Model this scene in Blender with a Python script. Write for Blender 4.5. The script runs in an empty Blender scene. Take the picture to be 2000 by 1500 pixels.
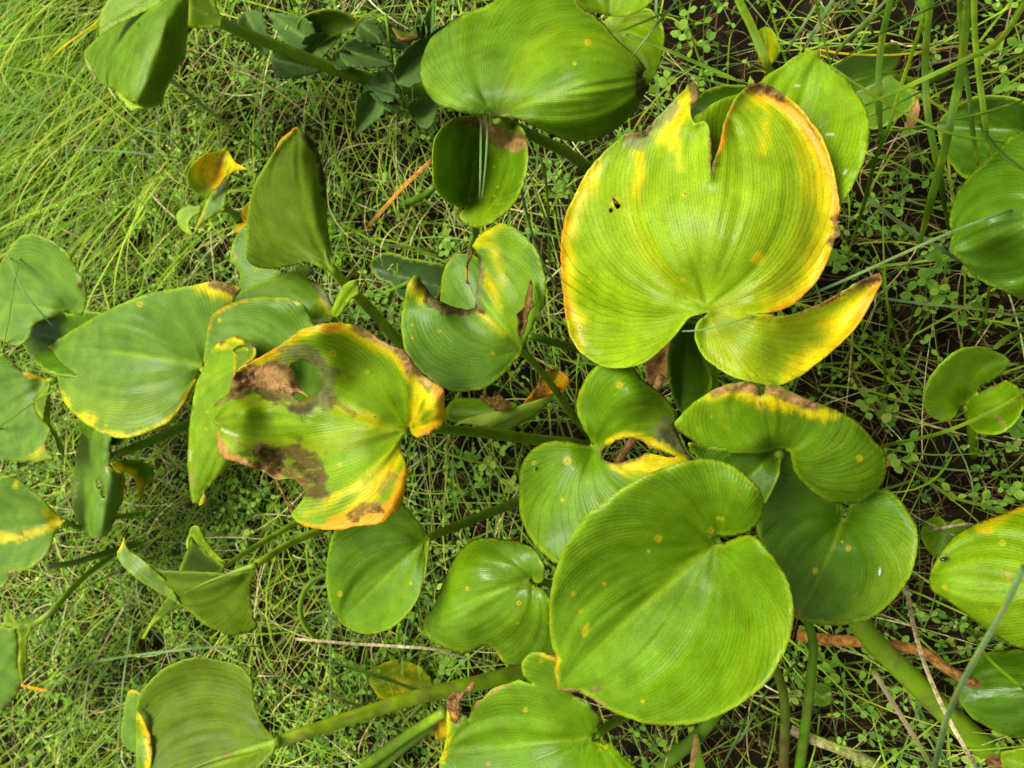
import bpy, bmesh, math, random
import numpy as np
from mathutils import Vector, Matrix
from mathutils.geometry import delaunay_2d_cdt

# ---------------------------------------------------------------- camera, sky, sun, exposure
sc = bpy.context.scene
COL = sc.collection
CAM_H, TILT, LENS = 0.62, math.radians(21.0), 26.0
CAM_X = CAM_H * math.tan(TILT)
cam_data = bpy.data.cameras.new('camera')
cam_data.lens = LENS; cam_data.sensor_width = 36.0; cam_data.sensor_fit = 'HORIZONTAL'
cam_data.clip_start = 0.01; cam_data.clip_end = 100.0
cam_data.dof.use_dof = True; cam_data.dof.focus_distance = 0.42; cam_data.dof.aperture_fstop = 14.0
cam = bpy.data.objects.new('camera', cam_data); COL.objects.link(cam)
cam.location = (CAM_X, 0.0, CAM_H); cam.rotation_euler = (0.0, TILT, 0.0)
sc.camera = cam
sc.view_settings.view_transform = 'Standard'; sc.view_settings.look = 'None'
sc.view_settings.gamma = 1.0; sc.view_settings.exposure = 1.72
sc.view_settings.use_curve_mapping = False
SUN_EL, SUN_AZ = math.radians(63.0), math.radians(150.0)     # azimuth measured from +X to +Y
world = bpy.data.worlds.new('World'); sc.world = world; world.use_nodes = True
wn = world.node_tree; wn.nodes.clear()
sky = wn.nodes.new('ShaderNodeTexSky'); sky.sky_type = 'NISHITA'; sky.sun_disc = False
sky.sun_elevation = SUN_EL; sky.sun_rotation = math.pi / 2 - SUN_AZ
sky.air_density = 1.0; sky.dust_density = 4.0; sky.ozone_density = 1.0
hsv = wn.nodes.new('ShaderNodeHueSaturation'); hsv.inputs['Saturation'].default_value = 0.18   # thin even cloud
bg = wn.nodes.new('ShaderNodeBackground'); bg.inputs['Strength'].default_value = 0.045
wo = wn.nodes.new('ShaderNodeOutputWorld')
wn.links.new(sky.outputs[0], hsv.inputs['Color']); wn.links.new(hsv.outputs[0], bg.inputs[0]); wn.links.new(bg.outputs[0], wo.inputs[0])
sun_data = bpy.data.lights.new('sun', 'SUN'); sun_data.energy = 1.5; sun_data.angle = math.radians(36.0)
sun_data.color = (1.0, 0.97, 0.90)
sun = bpy.data.objects.new('sun', sun_data); COL.objects.link(sun)
sd = Vector((math.cos(SUN_EL) * math.cos(SUN_AZ), math.cos(SUN_EL) * math.sin(SUN_AZ), math.sin(SUN_EL)))
sun.rotation_euler = sd.to_track_quat('Z', 'Y').to_euler(); sun.location = (0, 0, 3)
sc.cycles.max_bounces = 6; sc.cycles.transparent_max_bounces = 4

# ---------------------------------------------------------------- tracing helper: picture ray met at a real height
TH = 18.0 / LENS
def W(x, y, z):
    x = np.asarray(x, float); y = np.asarray(y, float); z = np.asarray(z, float)
    a = (x - 1000.0) / 1000.0 * TH; b = (750.0 - y) / 1000.0 * TH
    s, c = math.sin(TILT), math.cos(TILT)
    dx = -s + a * c; dy = b; dz = -c - a * s
    t = (CAM_H - z) / (-dz)
    return np.stack([CAM_X + dx * t, dy * t, np.broadcast_to(z, t.shape)], -1)
def PX(p):
    p = np.asarray(p, float); s, c = math.sin(TILT), math.cos(TILT)
    q = p - np.array([CAM_X, 0, CAM_H])
    f = -s * q[..., 0] - c * q[..., 2]; a = (c * q[..., 0] - s * q[..., 2]) / f; b = q[..., 1] / f
    return 1000 + a / TH * 1000, 750 - b / TH * 1000

# ---------------------------------------------------------------- noise
def _h(i, j, seed):
    n = (i.astype(np.int64) * 374761393 + j.astype(np.int64) * 668265263 + seed * 974634777) & 0x7fffffff
    n = ((n ^ (n >> 13)) * 1274126177) & 0x7fffffff
    return ((n ^ (n >> 16)) & 0xffff) / 65535.0
def vnoise(x, y, seed=0):
    i = np.floor(x); j = np.floor(y); fx = x - i; fy = y - j
    fx = fx * fx * (3 - 2 * fx); fy = fy * fy * (3 - 2 * fy)
    a = _h(i, j, seed); b = _h(i + 1, j, seed); c = _h(i, j + 1, seed); d = _h(i + 1, j + 1, seed)
    return (a * (1 - fx) + b * fx) * (1 - fy) + (c * (1 - fx) + d * fx) * fy
def fbm(x, y, seed=0, o=4):
    r = 0; a = .5; t = 0
    for k in range(o):
        r = r + a * vnoise(x, y, seed + 17 * k); t += a; x = x * 2.03 + 5; y = y * 2.03 + 9; a *= .5
    return r / t
def sstep(x): x = np.clip(x, 0, 1); return x * x * (3 - 2 * x)

# ---------------------------------------------------------------- outlines
def parse(s):
    out = []
    for tok in s.split():
        c = tok.endswith('!'); tok = tok.rstrip('!'); x, y = tok.split(',')
        out.append((float(x), float(y), c))
    return out
def spline(pts, step=4.0, closed=True):
    n = len(pts); P = np.array([p[:2] for p in pts]); C = [p[2] for p in pts]; res = []
    for i in range(n if closed else n - 1):
        p1 = P[i]; p2 = P[(i + 1) % n]
        p0 = P[i - 1] if (closed or i > 0) else 2 * p1 - p2
        p3 = P[(i + 2) % n] if (closed or i + 2 < n) else 2 * p2 - p1
        m1 = (p2 - p1) if C[i] else (p2 - p0) * .5
        m2 = (p2 - p1) if C[(i + 1) % n] else (p3 - p1) * .5
        L = np.linalg.norm(p2 - p1)
        m1 = m1 * min(1, 1.2 * L / (np.linalg.norm(m1) + 1e-9)); m2 = m2 * min(1, 1.2 * L / (np.linalg.norm(m2) + 1e-9))
        k = max(1, int(round(L / step)))
        for t in np.arange(k) / k:
            h00 = 2*t**3 - 3*t*t + 1; h10 = t**3 - 2*t*t + t; h01 = -2*t**3 + 3*t*t; h11 = t**3 - t*t
            res.append(h00 * p1 + h10 * m1 + h01 * p2 + h11 * m2)
    if not closed: res.append(P[-1])
    return np.array(res)
def inside(px, py, poly):
    r = np.zeros(px.shape, bool); n = len(poly); j = n - 1
    for i in range(n):
        xi, yi = poly[i]; xj, yj = poly[j]
        if yi != yj:
            r ^= ((yi > py) != (yj > py)) & (px < (xj - xi) * (py - yi) / (yj - yi) + xi)
        j = i
    return r
def dist_poly(px, py, poly, closed=True):
    d = np.full(px.shape, 1e9); n = len(poly)
    for i in range(n if closed else max(1, n - 1)):
        a = poly[i]; b = poly[(i + 1) % n]; ab = b - a; l2 = ab @ ab
        if l2 < 1e-12: d = np.minimum(d, (px - a[0])**2 + (py - a[1])**2); continue
        t = np.clip(((px - a[0]) * ab[0] + (py - a[1]) * ab[1]) / l2, 0, 1)
        d = np.minimum(d, (px - a[0] - t * ab[0])**2 + (py - a[1] - t * ab[1])**2)
    return np.sqrt(d)

# ---------------------------------------------------------------- materials (all procedural)
PAL = dict(
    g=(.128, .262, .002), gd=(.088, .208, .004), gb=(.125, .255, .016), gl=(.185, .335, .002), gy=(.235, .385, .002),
    u=(.125, .215, .002), ud=(.085, .155, .002), pale=(.21, .34, .05),
    Y=(.76, .61, .003), O=(.70, .33, .005), T=(.46, .25, .085), B=(.205, .110, .042), D=(.115, .072, .018), K=(.040, .028, .010),
    A=(.185, .190, .060), W=(.70, .68, .40), L=(.320, .460, .010), M=(.30, .40, .04))
def node_mat(name):
    m = bpy.data.materials.new(name); m.use_nodes = True; nt = m.node_tree; nt.nodes.clear()
    return m, nt, nt.nodes.new, nt.links.new
def leaf_material(name, rough, spec, transl, veins=True, bump=.00035):
    m, nt, N, Lk = node_mat(name)
    out = N('ShaderNodeOutputMaterial'); pr = N('ShaderNodeBsdfPrincipled'); tr = N('ShaderNodeBsdfTranslucent'); mx = N('ShaderNodeMixShader')
    at = N('ShaderNodeAttribute'); at.attribute_name = 'Col'
    tc = N('ShaderNodeTexCoord')
    n1 = N('ShaderNodeTexNoise'); n1.inputs['Scale'].default_value = 60; n1.inputs['Detail'].default_value = 5
    n2 = N('ShaderNodeTexNoise'); n2.inputs['Scale'].default_value = 900; n2.inputs['Detail'].default_value = 2
    Lk(tc.outputs['Object'], n1.inputs['Vector']); Lk(tc.outputs['Object'], n2.inputs['Vector'])
    var = N('ShaderNodeMapRange'); var.inputs['From Min'].default_value = .3; var.inputs['From Max'].default_value = .7
    var.inputs['To Min'].default_value = .80; var.inputs['To Max'].default_value = 1.18; Lk(n1.outputs[0], var.inputs[0])
    sp = N('ShaderNodeMapRange'); sp.inputs['From Min'].default_value = .35; sp.inputs['From Max'].default_value = .65
    sp.inputs['To Min'].default_value = .90; sp.inputs['To Max'].default_value = 1.09; Lk(n2.outputs[0], sp.inputs[0])
    mu = N('ShaderNodeMath'); mu.operation = 'MULTIPLY'; Lk(var.outputs[0], mu.inputs[0]); Lk(sp.outputs[0], mu.inputs[1])
    fac = mu.outputs[0]; hgt = n2.outputs[0]
    if veins:
        av = N('ShaderNodeAttribute'); av.attribute_name = 'Vein'
        wob = N('ShaderNodeMath'); wob.operation = 'MULTIPLY_ADD'; wob.inputs[1].default_value = .9; Lk(n1.outputs[0], wob.inputs[0]); Lk(av.outputs['Fac'], wob.inputs[2])
        pp = N('ShaderNodeMath'); pp.operation = 'PINGPONG'; pp.inputs[1].default_value = .5; Lk(wob.outputs[0], pp.inputs[0])
        ln = N('ShaderNodeMapRange'); ln.interpolation_type = 'SMOOTHSTEP'; ln.inputs['From Min'].default_value = .01; ln.inputs['From Max'].default_value = .13
        ln.inputs['To Min'].default_value = .46; ln.inputs['To Max'].default_value = 0.0; Lk(pp.outputs[0], ln.inputs[0])
        n4 = N('ShaderNodeTexNoise'); n4.inputs['Scale'].default_value = 130; n4.inputs['Detail'].default_value = 3; Lk(tc.outputs['Object'], n4.inputs['Vector'])
        v4 = N('ShaderNodeMapRange'); v4.inputs['From Min'].default_value = .35; v4.inputs['From Max'].default_value = .62; v4.inputs['To Min'].default_value = .30; Lk(n4.outputs[0], v4.inputs[0])
        l0 = N('ShaderNodeMath'); l0.operation = 'MULTIPLY'; Lk(ln.outputs[0], l0.inputs[0]); Lk(v4.outputs[0], l0.inputs[1])
        ls = N('ShaderNodeMath'); ls.operation = 'MULTIPLY'; Lk(l0.outputs[0], ls.inputs[0]); Lk(at.outputs['Alpha'], ls.inputs[1])
        li = N('ShaderNodeMath'); li.operation = 'SUBTRACT'; li.inputs[0].default_value = 1.0; Lk(ls.outputs[0], li.inputs[1])
        m2 = N('ShaderNodeMath'); m2.operation = 'MULTIPLY'; Lk(mu.outputs[0], m2.inputs[0]); Lk(li.outputs[0], m2.inputs[1]); fac = m2.outputs[0]
        h1 = N('ShaderNodeMapRange'); h1.interpolation_type = 'SMOOTHSTEP'; h1.inputs['From Min'].default_value = 0; h1.inputs['From Max'].default_value = .4
        h1.inputs['To Max'].default_value = .45; Lk(pp.outputs[0], h1.inputs[0])
        ha = N('ShaderNodeMath'); ha.operation = 'ADD'; Lk(h1.outputs[0], ha.inputs[0]); Lk(n2.outputs[0], ha.inputs[1]); hgt = ha.outputs[0]
    n3 = N('ShaderNodeTexNoise'); n3.inputs['Scale'].default_value = 330; n3.inputs['Detail'].default_value = 6; n3.inputs['Roughness'].default_value = .65
    Lk(tc.outputs['Object'], n3.inputs['Vector'])
    w3 = N('ShaderNodeMapRange'); w3.inputs['From Min'].default_value = .35; w3.inputs['From Max'].default_value = .65; w3.inputs['To Min'].default_value = -.75; w3.inputs['To Max'].default_value = .75; Lk(n3.outputs[0], w3.inputs[0])
    ia = N('ShaderNodeAttribute'); ia.attribute_name = 'Dead'
    d3 = N('ShaderNodeMath'); d3.operation = 'MULTIPLY_ADD'; d3.inputs[2].default_value = 1.0; Lk(w3.outputs[0], d3.inputs[0]); Lk(ia.outputs['Fac'], d3.inputs[1])
    f3 = N('ShaderNodeMath'); f3.operation = 'MULTIPLY'; Lk(fac, f3.inputs[0]); Lk(d3.outputs[0], f3.inputs[1]); fac = f3.outputs[0]
    cm = N('ShaderNodeMix'); cm.data_type = 'RGBA'; cm.blend_type = 'MULTIPLY'; cm.inputs[0].default_value = 1.0
    Lk(at.outputs['Color'], cm.inputs[6]); Lk(fac, cm.inputs[7])
    bp = N('ShaderNodeBump'); bp.inputs['Strength'].default_value = .8; bp.inputs['Distance'].default_value = bump; Lk(hgt, bp.inputs['Height'])
    Lk(cm.outputs[2], pr.inputs['Base Color']); Lk(bp.outputs[0], pr.inputs['Normal'])
    rm = N('ShaderNodeMapRange'); rm.inputs['From Min'].default_value = .3; rm.inputs['From Max'].default_value = .7
    rm.inputs['To Min'].default_value = rough - .10; rm.inputs['To Max'].default_value = rough + .16; Lk(n1.outputs[0], rm.inputs[0])
    Lk(rm.outputs[0], pr.inputs['Roughness']); sm = N('ShaderNodeMath'); sm.operation = 'MULTIPLY_ADD'; sm.inputs[1].default_value = -spec * .85; sm.inputs[2].default_value = spec; Lk(ia.outputs['Fac'], sm.inputs[0]); Lk(sm.outputs[0], pr.inputs['Specular IOR Level'])
    tcol = N('ShaderNodeMix'); tcol.data_type = 'RGBA'; tcol.blend_type = 'MULTIPLY'; tcol.inputs[0].default_value = 1.0
    tcol.inputs[7].default_value = (1.5, 1.35, .8, 1); Lk(cm.outputs[2], tcol.inputs[6]); Lk(tcol.outputs[2], tr.inputs['Color'])
    mx.inputs[0].default_value = transl; Lk(pr.outputs[0], mx.inputs[1]); Lk(tr.outputs[0], mx.inputs[2]); Lk(mx.outputs[0], out.inputs[0])
    return m
MAT = dict(
    leaf=leaf_material('leaf_satin', .40, .28, .26, True, .00018), gloss=leaf_material('leaf_glossy', .30, .45, .18, True, .00012), matte=leaf_material('leaf_underside', .50, .25, .34, True, .00006),
    petiole=leaf_material('petiole_skin', .42, .4, .12, False, .0002), grass=leaf_material('grass_skin', .5, .22, .48, False, .0001),
    herb=leaf_material('herb_leaf', .62, .25, .25, True, .0003), dry=leaf_material('dry_fibre', .8, .15, .15, False, .0004), chick=leaf_material('small_leaf', .45, .28, .45, False, .0001),
    bug=leaf_material('insect_shell', .2, .6, 0.0, False, .00005))
def soil():
    m, nt, N, Lk = node_mat('dark_peat_soil'); out = N('ShaderNodeOutputMaterial'); pr = N('ShaderNodeBsdfPrincipled')
    tc = N('ShaderNodeTexCoord'); n1 = N('ShaderNodeTexNoise'); n1.inputs['Scale'].default_value = 45; n1.inputs['Detail'].default_value = 8
    cr = N('ShaderNodeValToRGB'); e = cr.color_ramp.elements; e[0].position = .35; e[0].color = (.006, .004, .002, 1); e[1].position = .75; e[1].color = (.045, .028, .010, 1)
    e2 = cr.color_ramp.elements.new(.58); e2.color = (.018, .012, .005, 1)
    bp = N('ShaderNodeBump'); bp.inputs['Distance'].default_value = .006; pr.inputs['Roughness'].default_value = .95; pr.inputs['Specular IOR Level'].default_value = .08
    Lk(tc.outputs['Object'], n1.inputs['Vector']); Lk(n1.outputs[0], cr.inputs[0]); Lk(cr.outputs[0], pr.inputs['Base Color'])
    Lk(n1.outputs[0], bp.inputs['Height']); Lk(bp.outputs[0], pr.inputs['Normal']); Lk(pr.outputs[0], out.inputs[0]); return m
MAT['soil'] = soil()

# ---------------------------------------------------------------- objects
def mesh_obj(name, V, F, mat, parent=None, base=None, col=None, vein=None, smooth=True, solid=0.0, dead=None):
    V = np.asarray(V, float)
    if base is not None: V = V - np.asarray(base)
    me = bpy.data.meshes.new(name)
    if isinstance(F, np.ndarray) and F.ndim == 2:
        k = F.shape[1]; me.vertices.add(len(V)); me.vertices.foreach_set('co', V.astype(np.float32).ravel())
        me.loops.add(F.size); me.loops.foreach_set('vertex_index', F.astype(np.int32).ravel())
        me.polygons.add(len(F)); me.polygons.foreach_set('loop_start', np.arange(0, F.size, k, dtype=np.int32))
        me.update(calc_edges=True)
    else:
        me.from_pydata(V.tolist(), [], [list(map(int, f)) for f in F]); me.update()
    if smooth: me.polygons.foreach_set('use_smooth', np.ones(len(me.polygons), bool))
    if col is not None:
        c = np.broadcast_to(np.asarray(col, float), (len(V), np.shape(col)[-1])); c = c if c.shape[1] == 4 else np.concatenate([c, np.ones((len(V), 1))], 1); a = me.color_attributes.new('Col', 'FLOAT_COLOR', 'POINT')
        a.data.foreach_set('color', c.astype(np.float32).ravel())
    if vein is not None:
        a = me.attributes.new('Vein', 'FLOAT', 'POINT'); a.data.foreach_set('value', np.asarray(vein, np.float32))
    if dead is None and mat == 'dry': dead = np.full(len(V), .7)
    if dead is not None:
        a = me.attributes.new('Dead', 'FLOAT', 'POINT'); a.data.foreach_set('value', np.asarray(dead, np.float32))
    me.materials.append(MAT[mat])
    o = bpy.data.objects.new(name, me); COL.objects.link(o); o.parent = parent
    if solid > 0:
        md = o.modifiers.new('thickness', 'SOLIDIFY'); md.thickness = solid; md.offset = -1.0
    return o
def tag(o, label=None, cat=None, group=None, kind=None):
    for k, v in (('label', label), ('category', cat), ('group', group), ('kind', kind)):
        if v: o[k] = v
    return o
def thing(name, label, cat, loc, group=None):
    o = bpy.data.objects.new(name, None); COL.objects.link(o); o.location = loc; o.empty_display_size = .01
    return tag(o, label, cat, group)

def tube(path, rad, sides=9):
    path = np.asarray(path, float); n = len(path); rad = np.broadcast_to(rad, (n,))
    tg = np.gradient(path, axis=0); tg /= np.linalg.norm(tg, axis=1, keepdims=True) + 1e-12
    ref = np.array([0, 0, 1.0]); V = []; last = None
    for i in range(n):
        a = np.cross(tg[i], ref if last is None else last)
        if last is not None: a = last - tg[i] * (last @ tg[i])
        elif np.linalg.norm(a) < 1e-3: a = np.cross(tg[i], [1, 0, 0])
        a /= np.linalg.norm(a) + 1e-12; last = a; b = np.cross(tg[i], a)
        for k in range(sides):
            th = 2 * math.pi * k / sides; V.append(path[i] + rad[i] * (math.cos(th) * a + math.sin(th) * b))
    F = []
    for i in range(n - 1):
        for k in range(sides):
            k2 = (k + 1) % sides; F.append((i*sides + k, i*sides + k2, (i+1)*sides + k2, (i+1)*sides + k))
    F.append(tuple(range(sides))[::-1]); F.append(tuple((n-1)*sides + k for k in range(sides)))
    return np.array(V), F
def px_path(pts, step=9.0):
    """smooth path through picture points with real heights"""
    P = spline([(x, y, False) for x, y, z in pts], step, False)
    A = np.array([p[:2] for p in pts], float); Z = np.array([p[2] for p in pts], float)
    L = np.concatenate([[0], np.cumsum(np.linalg.norm(np.diff(A, axis=0), axis=1))]); LL = np.concatenate([[0], np.cumsum(np.linalg.norm(np.diff(P, axis=0), axis=1))])
    t = LL / LL[-1] * L[-1]; z = np.interp(t, L, Z)
    if len(z) > 4:
        k = max(1, len(z)//10); kern = np.ones(2*k+1)/(2*k+1); z = np.convolve(np.pad(z, k, mode='edge'), kern, 'valid')
    return W(P[:, 0], P[:, 1], z)
def petiole_mesh(name, pts, w0, w1, parent, base, col='gl', mat='petiole', seed=0, col2=None, sides=10):
    """w0, w1: widths in picture pixels at the two ends, turned into metres at their own distance"""
    path = px_path(pts); n = len(path)
    d = (CAM_H - path[:, 2]) / math.cos(TILT)
    r = np.linspace(w0, w1, n) * .5 * TH / 1000 * d
    r = r * (1 + .06 * (vnoise(np.arange(n) * .35, np.zeros(n) + seed, seed) - .5))
    V, F = tube(path, r, sides)
    t = np.repeat(np.linspace(0, 1, n), sides)
    c = np.array(PAL[col])[None] * (1 - t[:, None]) + np.array(PAL[col2 or col])[None] * t[:, None]
    nz = fbm(t * 40, np.tile(np.arange(sides), n) * .3, seed + 3)
    rb = vnoise(np.tile(np.arange(sides), n) * 1.7, t * 3, seed + 9); c = c * (.60 + .55 * nz[:, None] + .28 * rb[:, None])
    bl = sstep((fbm(t * 26 + 7, np.tile(np.arange(sides), n) * .6, seed + 21, 3) - .60) * 7)[:, None] * .55; c = c * (1 - bl) + np.array(PAL['B']) * bl
    return mesh_obj(name, V, F, mat, parent, base, c)
# ---------------------------------------------------------------- ground sheet
rs = np.random.RandomState(4)
def ground_z(x, y): return .010 * (fbm(x * 6 + 40, y * 6 + 40, 77, 4) - .75)
def make_ground():
    n = 161; g = np.linspace(-1, 1, n); g = np.sign(g) * np.abs(g)**1.6 * 4.0
    X, Y = np.meshgrid(g, g); V = np.stack([X.ravel(), Y.ravel(), ground_z(X, Y).ravel() - .004], 1)
    i = np.arange(n * n).reshape(n, n); F = np.stack([i[:-1, :-1].ravel(), i[:-1, 1:].ravel(), i[1:, 1:].ravel(), i[1:, :-1].ravel()], 1)
    tag(mesh_obj('ground', V, F, 'soil'), 'dark peaty soil under the plants', None, None, 'structure')
make_ground()

# ---------------------------------------------------------------- ribbons: grass, straw
def ribbons(path, width, side, lift=.0):
    """path (n,s,3), width (n,s), side (n,s,3) unit -> verts, quads (three verts across: a shallow V)"""
    n, s, _ = path.shape
    A = path - side * width[..., None] * .5; B = path + side * width[..., None] * .5
    M = path.copy(); M[..., 2] -= width * .14
    V = np.stack([A, M, B], 2).reshape(-1, 3)
    idx = np.arange(n * s * 3).reshape(n, s, 3); F = []
    for a in (0, 1):
        F.append(np.stack([idx[:, :-1, a], idx[:, :-1, a + 1], idx[:, 1:, a + 1], idx[:, 1:, a]], -1).reshape(-1, 4))
    return V, np.concatenate(F)
def arcs(p0, az, length, rise, curl, droop, segs):
    n = len(p0); t = np.linspace(0, 1, segs + 1)[None, :]
    ang = az[:, None] + curl[:, None] * t
    dx = np.cos(ang); dy = np.sin(ang); step = length[:, None] / segs
    x = p0[:, :1] + np.concatenate([np.zeros((n, 1)), np.cumsum(dx[:, :-1] * step, 1)], 1)
    y = p0[:, 1:2] + np.concatenate([np.zeros((n, 1)), np.cumsum(dy[:, :-1] * step, 1)], 1)
    z = p0[:, 2:3] + rise[:, None] * np.sin(np.pi * np.clip(t * droop[:, None], 0, 1))
    side = np.stack([-np.sin(ang), np.cos(ang), .35 * np.sin(3 * ang + p0[:, :1] * 90)], -1); side /= np.linalg.norm(side, axis=-1, keepdims=True)
    return np.stack([x, y, z], -1), side, t
def jitter_cols(cols, wts, n, spread=.25):
    c = np.array([PAL[k] if isinstance(k, str) else k for k in cols]); w = np.array(wts) / sum(wts)
    k = rs.choice(len(cols), n, p=w); return c[k] * (1 - spread + 2 * spread * rs.rand(n, 1)) * (1 + .12 * (rs.rand(n, 3) - .5))
def scatter(n, x0=-1.35, x1=.66, y0=-.80, y1=.80):
    return np.stack([x0 + (x1 - x0) * rs.rand(n), y0 + (y1 - y0) * rs.rand(n)], 1)
def zones(p):
    """how open, grassy and leafy the ground is, as the place shows it"""
    x, y = PX(np.concatenate([p, np.full((len(p), 1), .02)], 1))
    lush = sstep((1550 - x) / 950.)                                                 # open wet meadow towards -X
    patch = fbm(p[:, 0] * 9, p[:, 1] * 9, 55, 3)
    comb = sstep((520 - x) / 300.) * sstep((620 - y) / 300.)                        # combed long grass
    return x, y, lush, patch, comb
def make_ribbon_stuff(name, label, n, keepf, az_f, len_r, rise_r, w_r, cols, wts, mat='grass', segs=6, z_r=(0, .01), curl=.5, spread=.25, taper=1.0):
    p = scatter(n); x, y, lush, patch, comb = zones(p); pk = keepf(x, y, lush, patch, comb)
    k = rs.rand(n) < pk; p = p[k]; x = x[k]; y = y[k]; comb = comb[k]; m = len(p)
    z0 = ground_z(p[:, 0], p[:, 1]) + z_r[0] + (z_r[1] - z_r[0]) * rs.rand(m)
    p0 = np.concatenate([p, z0[:, None]], 1)
    ln = len_r[0] + (len_r[1] - len_r[0]) * rs.rand(m) ** 1.5; ri = rise_r[0] + (rise_r[1] - rise_r[0]) * rs.rand(m)
    az = az_f(x, y, comb, m)
    path, side, t = arcs(p0, az, ln, ri, (rs.rand(m) - .5) * 2 * curl, .55 + .5 * rs.rand(m), segs)
    wd = (w_r[0] + (w_r[1] - w_r[0]) * rs.rand(m))[:, None] * np.clip(1.05 - t ** 2.2 * taper, .08, 1)
    V, F = ribbons(path, np.broadcast_to(wd, path.shape[:2]), side)
    c = jitter_cols(cols, wts, m, spread); c = np.repeat(c, (segs + 1) * 3, 0)
    return tag(mesh_obj(name, V, F, mat, None, None, c), label, None, None, 'stuff')
rnd_az = lambda x, y, comb, m: rs.rand(m) * 2 * math.pi
def comb_az(x, y, comb, m):
    base = math.radians(228) + (x - 150) / 500. * .7 + .5 * (fbm(x / 160., y / 160., 5, 2) - .5)
    return np.where(rs.rand(m) < .35 + .6 * comb, base + rs.randn(m) * .16, rs.rand(m) * 6.28)
GRS = [(.30, .49, .018), (.40, .60, .03), (.18, .34, .015), (.25, .43, .09), (.48, .54, .05)]
STR = [(.40, .28, .09), (.20, .125, .04), (.55, .42, .18), (.11, .068, .022), (.07, .042, .016)]
make_ribbon_stuff('straw_litter', 'dead straw and rootlets matted over the soil', 22000, lambda x, y, l, p, c: .45 + .45 * (p > .45), rnd_az, (.015, .09), (.0, .014), (.0004, .0013), STR, [1.2, 4, .6, 5, 4], 'dry', 5, (0, .012), 2.4)
make_ribbon_stuff('dead_fibre', 'fine tan dead grass threads over the ground cover', 5500, lambda x, y, l, p, c: .22 + .7 * l, rnd_az, (.04, .16), (.01, .04), (.0005, .0014), [(.55, .46, .17), (.34, .27, .09), (.66, .60, .30), (.48, .52, .14)], [4, 2, 4, 2], 'dry', 7, (.008, .03), 1.2)
make_ribbon_stuff('fine_grass', 'fine green grass blades between the leaves', 22000, lambda x, y, l, p, c: np.clip(.22 + .45 * l + .25 * c, 0, 1), comb_az, (.05, .17), (.012, .05), (.0005, .0020), GRS, [4, 3, 4, 2, 1.5], 'grass', 7, (0, .02), .7)
make_ribbon_stuff('combed_grass', 'long combed fine grass lying in sweeping tufts', 11500, lambda x, y, l, p, c: c * .95, comb_az, (.14, .30), (.03, .08), (.0008, .0028), GRS, [4, 4, 5, 2, 1.5], 'grass', 9, (.01, .04), .45)
make_ribbon_stuff('rush_blades', 'longer scattered grass blades among the ground cover', 900, lambda x, y, l, p, c: .25 + .4 * l, rnd_az, (.12, .28), (.03, .085), (.0012, .0028), [(.13, .26, .04), (.17, .30, .07), (.09, .18, .035)], [3, 2, 2], 'grass', 9, (0, .02), .6)

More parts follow.
